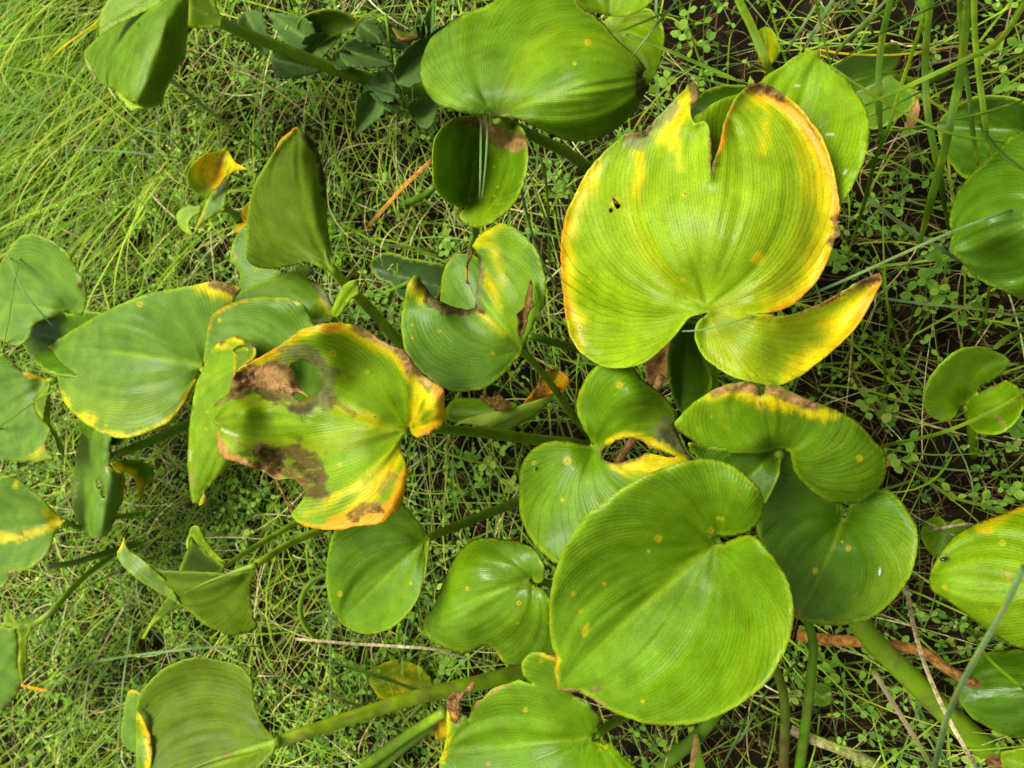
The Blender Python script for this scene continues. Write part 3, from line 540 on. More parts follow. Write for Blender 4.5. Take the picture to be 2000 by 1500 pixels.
leaf('G', 'broad green leaf with yellow rim and brown-tipped corner, smaller dark leaf tucked under its tip', dict(
  out="93,677! 113,663 143,643 177,623 213,605 250,587 290,573 333,565 373,558 400,552 420,549 447,553 463,560 470,568 460,582 450,610 430,660 405,700 393,722 385,737 377,760 360,787 343,810 327,827 300,838 273,850 247,855 220,853 193,843 167,827 143,807 127,787 118,767 112,740 110,717 108,697 103,686!",
  P=(400,716), T=(96,678), z=(.186, -.02, -.006, 0, .012), base='gb', nv=32, g=5.0, edge=(-.004,14), bend=.02, rim='L', rimw=4, mid=.8,
  extra=((230,640,.010,90),(220,800,.006,80)),
  paint=(('s','Y',18,.9,"395,560 430,565 460,572"),('s','B',12,.9,"420,555 445,560 460,570"),('s','Y',6,.9,"388,730 372,765 345,808 300,836 250,852 190,840 140,804 118,765"),('s','O',5,.8,"372,765 345,808"),('s','Y',10,.9,"168,814 182,818"),('s','O',5,.8,"176,817"),('s','L',60,.35,"150,790 220,830 320,800"),('s','Y',8,.6,"96,678 108,700")), spots="273,594,3.5 134,779,3 225,848,3.5 207,832,2"),  # broad L stroke paints the whitish sky sheen into the colour
  pet=[(395,719,None),(430,760,.17),(500,830,.08),(560,860,0)], pw=(16,18))
leaf('H', 'green leaf with orange rim rising behind the decaying leaf', dict(
  out="398,700 400,680 405,647 413,617 425,605 443,596 473,584 500,580 533,579 567,582 590,593 603,610 611,632 640,670 655,720 650,790 600,830 520,820 440,790 405,750",
  P=(585,740), T=(402,650), z=(.206, 0, 0, .0, .006), base='gb', nv=26, edge=(-.005,14), rim='L', rimw=4, mid=.2,
  paint=(('s','O',4,.8,"405,645 413,617 443,597 500,582"),('s','O',4,.8,"541,585"),), spots="582,590,4 429,625,2.4"), pw=(14,14),
  pet=[(585,740,None),(640,760,.15),(700,790,0)])
leaf('I', 'long drooping light green leaf with curled yellow torn corner below the decaying leaf', dict(
  out="410,687 420,676 430,669 445,661 460,657! 480,664 500,673! 500,700 520,740 520,800 500,860 450,908 420,940 400,962 392,984! 377,983! 372,965 368,933 366,900 367,867 370,833 375,793 383,750 396,720",
  P=(500,700), T=(380,983), z=(.232, -.015, -.01, .006, -.008), base='gl', nv=26, g=5.0, edge=(-.003,12), rimw=4, mid=.25,
  paint=(('s','Y',12,.9,"432,668 460,660 498,675"),('s','B',5,.9,"432,670 440,666"),('s','K',4,.8,"462,657 497,674"),('s','K',4,.9,"374,790 375,798"),('s','T',6,.6,"375,920 372,940"),('s','T',7,.6,"380,950"),('s','W',3,.5,"372,880 371,900")),
  spots="403,838,2.4 404,805,2"), pw=(14,14), pet=[(500,705,None),(560,770,.16),(640,830,.06),(700,850,0)],
  flaps=(dict(fold=(455,690,455,735), lift=.012, out="456,693! 452,684 462,674 480,667 498,674! 497,697 480,712 468,728 457,738! 456,715", P=(456,730), T=(495,676), base='u', mat='matte', nv=10, rim='Y', rimw=3, mid=0, g=4.5,
     paint=(('s','K',4,.9,"470,664 498,676"),('s','O',4,.9,"457,725 458,735")), holes=("456,683 468,676 482,678 485,686 470,686 460,689",)),
   dict(part='brown_tip', fold=(378,984,398,965), lift=.004, out="398,961! 401,972 396,985! 388,988 391,975", P=(398,962), T=(390,988), base='Y', paint=(('s','B',5,.9,"400,965 396,983"),), nv=4, g=4, mid=0)))
leaf('J', 'dark green pointed leaf between two paler leaves under the yellow-rimmed leaf tip', dict(
  out="23,642! 43,638 67,628 100,618 140,612 173,609 205,615 250,640 240,700 180,735 110,731 83,720 60,697 43,673 30,653", P=(230,690), T=(24,643), z=(.165,-.02,0,0,.01), base='gd', nv=22, rimw=3, edge=(-.003,10),
  paint=(('s','B',4,.9,"67,628 98,620"),('s','Y',3,.7,"24,643 40,639 66,629"))), pet=[(225,690,None),(300,740,.1),(360,780,0)])
leaf('K', 'bluish green oval leaf with small brown speck, two grass blades lying across it', dict(
  out="133,608! 150,615 163,607 170,583 168,563 160,540 147,520 137,500 120,483 93,467 67,457 43,460 27,473 10,500 -10,530 -30,570 -35,610 -20,650 0,664 20,673 40,673 60,655 67,633 100,620", P=(134,609), T=(-30,585), z=(.185,-.02,0,0,.012), base='gb', nv=24, edge=(-.004,12), rimw=4, mid=.6,
  paint=(('s','B',4,.9,"154,555 156,562"),)), pet=[(134,609,None),(200,640,.10),(270,680,0)], pw=(13,14))
leaf('M', 'blue-green leaf with brown notched corner and one side folded under into a hanging point', dict(
  out="97,745! 83,763 68,783 68,800 80,817 97,840 88,863 93,883 102,895! 83,900 50,902 0,897 -40,880 -65,830 -60,770 -30,710 0,690 17,700 30,713 43,723 67,733 90,740", P=(92,743), T=(-55,850), z=(.18,-.02,0,0,.008), base='gb', nv=22, rim='L', rimw=3, edge=(-.004,12), mid=.3,
  paint=(('s','D',9,.9,"30,715 45,724 70,733"),('s','Y',7,.8,"50,727 90,742"),('s','B',7,.8,"86,865 83,877"),('s','Y',14,.5,"85,885 70,895"))),
  pet=[(95,743,None),(112,742,.165),(170,760,.08),(230,790,0)], pw=(14,15),
  flaps=(dict(part='folded_side', fold=(97,747,80,830), lift=-.02, out="97,747! 98,775 98,805 100,830 113,852 122,872 126,893! 113,880 108,860 98,840 80,817 68,800 68,783 83,763", P=(96,750), T=(125,890), base='u', mat='matte', nv=10, mid=0, g=4.5),))
leaf('N', 'glossy leaf with two ragged holes below the yellow-rimmed leaf, browned torn side', dict(
  out="160,845 190,840 217,850 217,867! 219,890 213,908! 227,920 243,930 243,957 238,983 230,997 227,1010 217,1033 203,1048 190,1053 173,1047 157,1027 145,1003 140,983 140,950 145,913 150,883 155,860", P=(214,880), T=(192,1052), z=(.175,-.02,0,0,-.016), base='gb', mat='gloss', nv=22, rimw=3, edge=(-.003,10), mid=.1,
  paint=(('s','K',6,.95,"217,866 220,880 218,893"),('s','Y',5,.9,"213,908 230,922 243,932"),('s','O',4,.9,"243,940 240,982"),('s','Y',6,.8,"192,1052 202,1048"),('s','K',3,.8,"188,938 199,950"),('s','W',3,.4,"150,940 148,970")),
  holes=("187,940 193,936 199,943 200,951 192,955 187,949","197,957 202,961 205,972 201,974 197,967")),
  pet=[(217,892,None),(255,877,.15),(310,855,.12),(367,828,.09),(430,800,.05),(480,780,0)], pw=(20,24), pcol=('g','gd'),
  flaps=(dict(part='hanging_half', fold=(217,908,300,915), lift=-.012, out="215,905! 240,898 275,900 302,915! 298,938 285,950 279,974! 272,968 270,950 262,932 245,922 228,918", P=(220,908), T=(280,970), base='g', nv=10, mid=0, paint=(('s','Y',13,.9,"230,918 262,930 275,955 278,970"),('s','Y',8,.7,"295,938"))),))
leaf('O', 'leaf with bright yellow band along its midrib, bluish halves either side', dict(
  out="128,1017! 113,1007 100,993 77,970 53,950 33,937 17,930 0,932 -40,950 -75,1000 -80,1060 -50,1130 0,1148 17,1131 20,1120 50,1113 73,1100 90,1083 103,1057 113,1031", P=(124,1018), T=(-75,1050), z=(.175,-.02,0,0,.012), base='gb', nv=22, rimw=3, edge=(-.003,12), mid=.2,
  paint=(('s','Y',10,.75,"120,1020 80,1037 40,1047 0,1048"),('s','Y',10,.6,"105,1012 90,1000"),('s','B',5,.8,"35,1042 44,1041"),('s','T',5,.8,"15,1125 30,1118"),('s','Y',5,.7,"35,937 30,950"))),
  pet=[(126,1018,None),(160,1030,.13),(230,1010,.08),(300,1000,0)], pw=(12,13))
leaf('Q', 'pale blue-green leaf hanging from a long slanting stalk, edge rolled back to the underside', dict(
  out="60,1220! 33,1225 36,1250 37,1267 34,1300 42,1335 27,1367 10,1383 0,1400 -30,1390 -60,1350 -70,1290 -50,1240 -10,1222 20,1226", P=(62,1222), T=(-10,1392), z=(.165,-.03,0,.01,-.006), base='gb', nv=20, rimw=3, edge=(-.003,10), mid=.1, paint=(('s','T',5,.6,"2,1380"),)),
  pet=[(66,1220,None),(100,1195,.15),(150,1140,.12),(205,1095,.09),(260,1060,0)], pw=(18,13),
  flaps=(dict(part='rolled_underside', fold=(34,1228,42,1335), lift=-.012, out="64,1218! 54,1250 52,1300 42,1337! 34,1300 37,1267 33,1228 10,1222 8,1200 14,1192 22,1197 33,1213", P=(64,1220), T=(42,1335), base='u', mat='matte', nv=10, mid=0, g=4.5),))
leaf('R', 'upturned leaf showing dark underside, one long margin curled over, dark thorn-like corner', dict(
  out="290,1100! 310,1113 347,1115 400,1118 460,1119 490,1106 498,1102! 493,1133 490,1167 494,1200 503,1224! 497,1232 483,1237 450,1240 427,1233 400,1220 377,1200 353,1182 330,1160 305,1130", P=(496,1106), T=(262,1082), z=(.20, .015, 0, .022, 0), base='u', mat='matte', nv=24, mid=.5, rimw=3, bend=-.05, edge=(0,10),
  paint=(('s','K',3,.95,"494,1205 502,1224 494,1232 470,1238"),('s','ud',22,.5,"310,1118 450,1125"))),
  pet=[(497,1104,None),(520,1090,.185),(560,1065,.16),(620,1038,.13),(700,1010,.08),(760,990,0)], pw=(17,18), pcol=('L','gl'), rib=[(500,1103),(460,1116),(410,1135),(360,1158)],
  flaps=(dict(part='curled_margin', fold=(345,1178,290,1100), lift=.003, out="243,1047! 238,1062 228,1078! 230,1092 247,1113 277,1137 310,1157 337,1172 352,1184! 343,1163 327,1140 310,1123 290,1103 270,1087 250,1072 245,1060", P=(345,1178), T=(240,1060), base='pale', nv=9, mid=.0, rimw=3, g=4.5, paint=(('s','Y',4,.8,"243,1048 240,1062 230,1078"),)),))  # pale base: brightness of the upward-facing curl is put into its colour
leaf('R2', 'smaller upturned leaf with light green rolled top and narrow hanging point', dict(
  out="347,1120! 358,1090 367,1070 374,1050! 385,1062 400,1075 420,1092 440,1105! 428,1122 390,1135 360,1130", P=(438,1107), T=(372,1052), z=(.17,.01,0,.01,0), base='ud', mat='matte', nv=12, mid=0, g=4.5),
  pet=[(437,1108,None),(470,1085,.15),(520,1055,.12),(580,1020,.09),(640,990,.05),(700,970,0)], pw=(13,15), pcol=('L','gl'),
  flaps=(dict(part='rolled_top', fold=(374,1052,440,1104), lift=.01, out="367,1047! 370,1034 380,1027 390,1033 403,1057 420,1080 441,1102! 420,1092 400,1075 385,1062 374,1050 366,1075 362,1060", P=(440,1103), T=(375,1035), base='gl', nv=8, mid=0, g=4.5),
         dict(part='hanging_point', fold=(350,1120,400,1130), lift=-.02, out="350,1120 400,1128 345,1188 300,1218 284,1247! 275,1248! 300,1205 327,1165", P=(370,1130), T=(279,1246), base='gl', nv=8, mid=0, g=4.5, paint=(('s','ud',22,.9,"365,1160 320,1203"),))))
leaf('S', 'large upright leaf showing its veined underside and stout pale midrib, yellow-edged fold', dict(
  out="267,1385 273,1357 290,1333 313,1310 337,1297 363,1288 390,1285 427,1290 460,1298 480,1313 492,1333 493,1353 497,1370 501,1385 510,1410 527,1433 538,1447! 534,1467 520,1483 502,1500 480,1530 400,1570 310,1560 290,1520 294,1480 294,1450 285,1420", P=(536,1450), T=(290,1530), z=(.205,.01,0,-.035,.012), base='u', mat='matte', nv=26, mid=.9, rimw=3, g=5.0, bend=-.03,
  paint=(('s','K',3,.9,"286,1380 292,1376"),('s','K',2.5,.9,"334,1310"),('s','D',10,.3,"420,1437"))),
  pet=[(533,1452,None),(600,1430,.185),(700,1397,.15),(820,1360,.11),(950,1330,.06),(1060,1300,0)], pw=(28,32), pcol=('L','gl'), rib=[(545,1448),(490,1463),(420,1483),(340,1515)],
  flaps=(dict(part='yellow_edged_fold', fold=(267,1385,294,1450), lift=.004, out="267,1384! 266,1433 266,1500 270,1540 286,1530 294,1495 296,1467 293,1440 284,1417", P=(268,1388), T=(285,1530), base='gl', nv=8, mid=0, g=4.5, rim=None, paint=(('s','Y',9,.95,"275,1400 290,1440 293,1480 287,1520"),('s','O',5,.9,"282,1415 294,1445 295,1480"),('s','D',3,.8,"292,1440 293,1470"))),))
leaf('U', 'ragged-edged leaf with bitten notches partly under the largest smooth leaf', dict(
  out="873,1383! 876,1362 883,1405 892,1412! 900,1400! 912,1397! 916,1403! 920,1388 930,1370! 942,1364 950,1357! 960,1347 973,1340 1000,1332 1013,1327! 1030,1333 1040,1336! 1022,1320! 1019,1297 1032,1277 1050,1273 1077,1278 1089,1281! 1120,1330 1118,1356 1133,1367 1150,1372! 1163,1387 1173,1400 1177,1409! 1168,1420! 1170,1430! 1160,1436! 1157,1444! 1167,1448 1180,1455! 1193,1447! 1203,1460 1217,1477 1240,1497 1260,1540 1150,1580 1000,1590 890,1560 858,1500 868,1460 872,1417", P=(1156,1440), T=(866,1470), z=(.20,-.01,0,0,.01), base='g', nv=26, g=5.0, edge=(-.003,12), rimw=4, mid=.4,
  paint=(('s','Y',12,.8,"873,1385 872,1430 862,1480"),('s','Y',8,.8,"1060,1276 1085,1284"),('s','B',6,.95,"1072,1275 1088,1282"),('s','T',3,.9,"920,1390 950,1358 1000,1333"),('s','B',4,.9,"1150,1373 1175,1405 1168,1420"),('s','B',5,.9,"880,1405 895,1412 900,1400")),
  spots="1026,1387,3 1170,1465,3 1056,1291,2.5 1183,1459,2.5 953,1492,3"), pw=(16,18), pet=[(1160,1438,None),(1200,1410,.14),(1260,1380,.05),(1290,1360,0)],
  flaps=(dict(part='dead_curl', out="872,1384! 874,1362 886,1352 905,1350! 920,1335 928,1326! 922,1345 905,1358 896,1375 898,1400 890,1412! 882,1404", P=(876,1380), T=(925,1330), z=(.205,.01,0,0,0), mat='dry', base='B', rim=None, mid=0, nv=3, g=4, paint=(('s','O',5,.8,"885,1395 895,1408"),('s','K',5,.6,"878,1360 900,1352"))),))
leaf('V', 'shiny blue-green leaf with rippled surface and blunt folded tip beside the largest smooth leaf', dict(
  out="827,1214! 833,1200 847,1187 860,1150 873,1120 890,1087 907,1065 930,1053 963,1050 1000,1055 1020,1060 1043,1073 1060,1100 1064,1120 1060,1137 1047,1139 1037,1128! 1036,1134! 1047,1143 1060,1150 1070,1163 1090,1200 1095,1265 1050,1300 1018,1301 1000,1300 983,1293 977,1285! 963,1267 953,1260! 940,1263 910,1277 890,1275 863,1263 840,1250 828,1233", P=(1036,1131), T=(829,1222), z=(.198,-.015,-.008,0,-.014), base='g', mat='gloss', nv=22, g=5.0, edge=(-.004,12), rimw=4, bend=.03, mid=.5,
  extra=((930,1110,.008,50),(900,1230,.006,50)), paint=(('s','Y',4,.7,"950,1261 975,1283 985,1294"),), spots="913,1149,2.5 1013,1178,3 1012,1217,2"),
  pet=[(1037,1132,None),(1080,1140,.15),(1130,1140,.06),(1160,1140,0)], pw=(14,16))
leaf('W', 'smooth spoon-shaped green leaf below the orange lobes of the decaying leaf', dict(
  out="652,1037 640,1083 637,1123 640,1160 647,1187 660,1207 665,1217! 677,1227 700,1237 727,1239 753,1232 773,1220 797,1197 813,1173 823,1150 828,1127 830,1100 828,1067 838,1051! 823,1027 810,1010 790,990 740,985 690,1000 665,1015", P=(827,1058), T=(664,1216), z=(.20,-.02,0,.0,.014), base='g', nv=24, g=5.0, edge=(-.003,10), rimw=3, mid=.75, spots="664,1160,3.5 810,1076,2 802,1139,2",
  paint=(('s','gb',80,.6,"690,1060 750,1060"),)),
  pet=[(834,1052,None),(870,1036,.165),(940,1008,.13),(1010,980,.09),(1080,950,.04),(1130,930,0)], pw=(16,22), pcol=('g','g'),
  flaps=(dict(part='turned_side', fold=(838,1051,829,1130), lift=-.02, out="838,1051! 836,1080 832,1120 824,1150! 828,1127 830,1100 828,1067", P=(838,1052), T=(825,1150), base='ud', mat='matte', nv=4, mid=0, g=4),))
leaf('X', 'cup-shaped green leaf with blackened deep tear and yellow streaks', dict(
  out="818,537! 808,537! 800,550 793,567 790,590 785,610 783,640 787,667 793,690 807,710 827,730 850,747 873,760 897,766 923,763 947,757 970,742 987,727 1000,710 1010,700 1020,687! 1023,677 1043,633 1057,610 1063,583 1065,550 1062,530 1055,507 1047,487 1030,467 1013,450 1000,442 980,435 967,440 950,450 930,467 921,482! 930,492 934,503 937,520 933,550 930,577 927,602! 910,604 883,598 860,588 843,578 833,563 824,550", P=(1018,680), T=(880,505), z=(.225,-.005,-.006,0,.012), base='gb', nv=28, g=4.6, edge=(-.003,12), rimw=4, mid=.9,
  extra=((800,545,.016,40),(860,590,.008,40)),
  paint=(('s','Y',14,.95,"936,530 960,560 975,600"),('s','Y',13,.95,"947,455 970,500 985,550"),('s','Y',18,.85,"975,440 955,450 935,470"),('s','Y',10,.9,"935,610 960,630 985,650"),('s','gl',60,.8,"1000,470 1010,560 990,620"),('s','A',11,.9,"935,510 934,555 929,598"),('s','D',14,.95,"822,548 838,580 870,600 925,606"),('s','K',8,.8,"838,575 880,600 920,604"),('s','Y',12,.6,"800,560 820,580"),('s','O',6,.7,"803,545 796,560"),('s','B',5,.8,"935,605 945,612")),
  spots="857,647,2.6 962,690,3 805,634,2 980,598,2 805,660,1.8"),
  pet=[(1018,684,None),(1040,705,.19),(1080,755,.13),(1120,812,.07),(1150,850,0.0)], pw=(14,16), pcol=('gl','g'),
  flaps=(dict(part='dead_shred', out="916,488! 920,486 921,500 915,520 914,545 916,556! 910,552 911,520 913,500", P=(918,488), T=(914,555), z=(.226,0,0,0,0), mat='dry', base='D', rim=None, mid=0, nv=2, g=4, paint=(('s','O',3,.7,"912,525 913,550"),)),))
leaf('Y', 'bluish leaf glimpsed through the blackened tear of the cup-shaped leaf', dict(
  out="858,600 860,583 862,550 870,520 883,503 900,496 925,498 945,520 948,580 935,625 900,640 870,630", P=(945,620), T=(885,503), z=(.175,0,0,0,-.006), base='gb', nv=12, rimw=3), pet=[(940,618,None),(960,640,.08),(975,655,0)], pw=(10,10))
leaf('Z', 'concave green leaf with rotten grey-brown corner, folded grass strands lying in it', dict(
  out="887,230! 870,243 853,267 847,293 846,323 848,353 857,377 873,393 897,406 914,402! 900,415 898,425 905,435 920,442 933,444 957,437 980,420 1000,400 1013,380 1025,347 1030,310 1028,277 1022,255 1000,235 950,222", P=(916,386), T=(945,232), z=(.205,0,0,0,.022), base='g', nv=24, g=5.0, edge=(-.003,10), rimw=4, mid=.3,
  extra=((950,330,-.010,70),),
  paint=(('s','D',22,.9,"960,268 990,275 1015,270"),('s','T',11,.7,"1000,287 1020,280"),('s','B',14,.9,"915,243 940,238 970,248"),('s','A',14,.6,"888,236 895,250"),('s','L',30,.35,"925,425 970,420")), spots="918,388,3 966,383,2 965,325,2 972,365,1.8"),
  pet=[(922,436,.195),(928,455,.16),(922,480,.1),(915,510,0)], pw=(13,14))
leaf('AA', 'very large domed leaf with streaked yellow veins and burnt dark tip, grass crossing its edge', dict(
  out="963,231! 950,227 930,225 903,220 877,213 853,203 837,187 825,163 821,133 827,103 843,73 877,47 917,23 957,7 1000,-20 1060,-35 1110,-20 1135,12 1160,27 1180,47 1207,77 1233,100 1250,118 1262,135! 1255,148! 1263,157 1261,180 1247,207 1230,230 1207,250 1177,267 1143,275 1117,277 1093,270 1073,260 1043,247 1020,236 1000,230 978,229!", P=(966,226), T=(1262,156), z=(.262,-.005,-.02,0,-.024), base='g', nv=34, g=5.0, edge=(-.006,14), rimw=5, bend=-.04, mid=.75, streak=('gy',.6),
  extra=((900,130,.004,80),(1150,120,.008,90)),
  paint=(('s','gb',80,.85,"850,150 880,90 930,190"),('s','K',13,.95,"1255,128 1250,150 1256,185"),('s','D',6,.8,"1140,15 1160,27 1180,45"),('s','D',5,.9,"985,232 1030,245 1060,258 1090,270"),('s','B',5,.8,"1030,246 1060,260"),('s','A',12,.7,"968,224 985,218 1010,228"),('s','D',7,.35,"1010,120 1040,85 1075,60"),('s','D',7,.35,"975,200 1000,150"),('s','gy',7,.6,"1000,205 1060,185 1140,160"),('s','gy',12,.6,"1000,170 1040,90 1090,50")), spots="1148,83,4 1122,124,2.4"),  # wide gb stroke paints the bluish sky reflection on the dome
  pet=[(968,232,None),(1000,244,.225),(1060,275,.17),(1110,300,.1),(1150,330,0)], pw=(18,22), pcol=('g','g'))
leaf('BB', 'mottled yellow-green leaf behind the burnt tip of the domed leaf', dict(
  out="1180,40 1215,25 1240,17 1263,17 1280,30 1293,53 1296,80 1290,113 1280,140 1267,162 1240,170 1200,140 1175,90", P=(1195,60), T=(1265,160), z=(.185,0,0,0,.008), base='gl', nv=16, rimw=3, streak=('M',.5)), pet=[(1195,60,None),(1200,90,.1),(1230,130,0)], pw=(12,12))
leaf('CC', 'light green leaf lobe overhanging the domed leaf and the mottled leaf', dict(
  out="1123,-5 1150,17 1177,28 1200,33 1227,30 1250,20 1272,0 1285,-40 1240,-90 1170,-95 1125,-60", P=(1200,-70), T=(1190,32), z=(.275,0,0,0,.006), base='gl', nv=14, rimw=3), pet=[(1200,-70,None),(1240,-20,.14),(1275,40,0)], pw=(12,12))
leaf('DD', 'broad pointed pale green leaf dotted with tiny white husks behind the torn yellow leaf', dict(
  out="1600,95! 1604,113 1627,133 1653,153 1673,180 1687,203 1697,230 1699,263 1693,297 1680,333 1660,373 1638,407 1600,440 1540,450 1460,430 1390,370 1352,290 1353,235 1377,213 1410,193 1447,180 1480,163 1500,145 1527,130 1550,113 1577,101", P=(1490,425), T=(1600,98), z=(.222,.0,0,0,.014), base='gl', nv=26, g=5.5, edge=(-.005,12), rimw=5, mid=.15,
  paint=(('s','W',2.5,.9,"1627,181 1629,184"),('s','W',2.5,.8,"1555,168 1562,168"),('s','W',3,.9,"1614,263 1624,262"),('s','W',3,.9,"1649,340 1653,330"),('s','W',2,.7,"1604,236 1602,246"),('s','Y',4,.6,"1600,97 1606,115"))),
  pet=[(1490,425,None),(1500,460,.14),(1510,500,.05),(1515,530,0)], pw=(16,16))
leaf('DD2', 'dark bluish leaf edge between the pale pointed leaf and the torn yellow leaf', dict(
  out="1346,228 1352,202 1373,181 1400,170 1440,167 1480,172 1500,200 1480,260 1400,300 1350,270", P=(1470,240), T=(1348,222), z=(.175,0,0,0,.006), base='gd', nv=14, rimw=3), pet=[(1470,240,None),(1480,270,.08),(1490,300,0)], pw=(11,11))
leaf('EE', 'wet arrow-shaped leaf low among the tall grass, bright sheen on its lobe', dict(
  out="1620,135 1640,120 1667,107 1700,97 1727,88 1747,83 1758,93 1760,110 1753,130 1740,144! 1746,153! 1767,167 1782,180 1786,197 1777,213 1753,230 1727,245 1700,251 1680,235 1650,215 1625,180", P=(1738,149), T=(1635,200), z=(.105,-.01,0,0,.012), base='gb', mat='gloss', nv=20, rimw=3, mid=.4, extra=((1763,200,-.008,25),)), pet=[(1738,149,None),(1790,160,.08),(1830,150,.05),(1855,135,0)], pw=(13,15), pcol=('g','gd'))
leaf('FF', 'glossy leaf partly under the large rippled leaf, tall grass crossing it', dict(
  out="1830,243! 1840,230 1860,213 1877,200 1900,190 1930,187 1967,190 2000,200 2035,225 2040,280 2000,330 1940,350 1887,347 1867,333 1853,313 1840,290 1833,267", P=(2020,260), T=(1831,245), z=(.14,-.02,0,0,.012), base='gd', mat='gloss', nv=20, rimw=4, mid=.2), pet=[(2020,260,None),(2030,300,.07),(2040,340,0)], pw=(14,14))
leaf('GG', 'large shiny rippled leaf with bright sky sheen, brown pointed corner, beside dark soil', dict(
  out="1853,491! 1858,467 1854,433 1860,400 1873,370 1890,347 1917,320 1947,293 1973,267 2000,256 2050,255 2110,300 2140,400 2130,520 2070,600 2000,586 1967,573 1930,557 1900,537 1883,517 1867,501", P=(2100,410), T=(1855,489), z=(.205,-.01,-.008,0,-.02), base='gd', mat='gloss', nv=26, g=5.0, edge=(-.003,10), rimw=4, mid=.4, bend=.03, extra=((1930,420,.006,50),(1960,520,-.006,50))), pet=[(2095,412,None),(2080,450,.1),(2070,480,0)], pw=(16,16))
leaf('HH', 'small glossy leaf torn to its notch, standing over dark soil and tiny sprigs', dict(
  out="1978,714! 1967,697 1947,687 1923,678 1897,677 1870,685 1847,703 1827,723 1810,750 1802,777 1805,797 1817,813 1840,823 1860,818 1872,803 1877,793! 1887,790! 1890,800 1888,823 1900,840 1923,848 1950,847 1973,833 1993,810 2000,783 1993,763 1980,750 1963,743 1947,752 1930,755 1912,766! 1913,757 1933,747 1957,730 1970,717", P=(1886,787), T=(1976,712), z=(.115,-.004,0,0,.012), base='g', mat='gloss', nv=20, rimw=3, edge=(-.003,10), g=5.0, mid=.4, paint=(('s','B',4,.9,"1912,765 1930,754 1940,754"),('s','O',3,.8,"1945,754 1962,745"),('s','T',8,.5,"1948,815 1960,828"))),
  pet=[(1887,790,None),(1895,830,.07),(1900,870,.02),(1902,890,0)], pw=(12,13))
leaf('II', 'broad leaf with orange-yellow upper margin carrying a small black beetle', dict(
  out="2000,986 1967,1000 1930,1013 1893,1027 1860,1050 1833,1087 1817,1117 1815,1140 1823,1157 1850,1173 1883,1197 1920,1227 1950,1247 1983,1263 2000,1268 2060,1275 2130,1220 2150,1130 2120,1040 2060,985", P=(2120,1150), T=(1816,1130), z=(.235,-.01,-.01,0,-.01), base='gl', nv=26, g=5.0, edge=(-.004,12), rimw=4, mid=.2,
  paint=(('s','Y',13,.6,"2000,992 1960,1008 1915,1030"),('s','O',5,.8,"2000,988 1965,1002 1930,1016"),('s','O',6,.5,"1915,1035 1935,1040"),('s','T',5,.7,"1965,1118 1970,1130"),('s','T',4,.6,"1990,1165"),('s','Y',9,.5,"1880,1040")), spots="1958,1060,4 1845,1147,3.2 1925,1191,2"), pet=[(2115,1150,None),(2100,1200,.1),(2090,1240,0)], pw=(16,16))
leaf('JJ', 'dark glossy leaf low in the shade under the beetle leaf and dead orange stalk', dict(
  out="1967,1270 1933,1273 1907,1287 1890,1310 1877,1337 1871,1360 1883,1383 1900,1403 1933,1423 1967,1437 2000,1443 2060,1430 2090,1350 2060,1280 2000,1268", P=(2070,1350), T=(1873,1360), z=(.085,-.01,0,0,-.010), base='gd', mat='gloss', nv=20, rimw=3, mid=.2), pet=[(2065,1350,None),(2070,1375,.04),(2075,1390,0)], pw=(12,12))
leaf('KK', 'small two-lobed leaf peeping out between the round glossy leaf and the beetle leaf', dict(
  out="1797,1043 1807,1020 1827,1009 1843,1016 1850,1030! 1862,1018 1880,1015 1895,1030 1890,1060 1865,1085 1828,1090 1807,1068", P=(1851,1034), T=(1830,1088), z=(.10,0,0,0,-.006), base='g', nv=10, rimw=3, g=5), pet=[(1850,1034,None),(1870,1060,.05),(1880,1080,0)], pw=(9,9))
leaf('LL', 'leaf curled into a hood with rolled-back edge on a very thick stalk', dict(
  out="163,108 170,93 193,70 217,53 240,40 277,23 317,3 345,-25 371,-20! 370,10 368,50 365,80 362,113 350,130 337,150 323,180 317,200 309,207! 283,210 257,197 230,177 210,167 190,153 175,132 166,118", P=(340,-30), T=(255,205), z=(.20,.008,0,0,-.03), base='g', nv=26, g=5.0, edge=(-.006,14), rimw=3, mid=0, streak=('gy',.35), paint=(('s','K',3,.9,"271,47 273,51"),('s','gd',6,.5,"273,60 275,100 290,130"))),
  pet=[(425,40,.20),(470,62,.18),(560,98,.14),(650,134,.10),(740,160,.06),(825,176,.03),(880,190,0)], pw=(25,27), pcol=('g','g'),
  flaps=(dict(part='inner_face', out="193,72! 194,40 200,17 213,-2 260,-30 330,-30 318,3 277,25 240,42 217,55", P=(330,-20), T=(196,60), z=(.185,0,0,0,0), base='gl', nv=12, mid=0),
         dict(part='neck', out="369,-20! 400,-25 417,-5 423,17 433,36 432,52! 407,57 368,52! 368,20", P=(432,45), T=(360,0), z=(.203,0,0,.02,0), base='ud', mat='matte', nv=12, mid=.3),
         dict(part='lower_edge', out="225,176! 233,190 245,205 255,217! 270,211 284,213! 262,202 240,186", P=(230,180), T=(256,215), z=(.196,0,0,0,0), base='L', nv=5, mid=0, g=4),
         dict(part='browned_tip', out="164,110! 168,125 176,142 184,161! 188,152 180,135 172,120", P=(165,112), T=(184,160), z=(.188,0,0,0,0), base='gl', nv=4, mid=0, g=4, paint=(('s','B',5,.9,"176,135 183,152"),))))
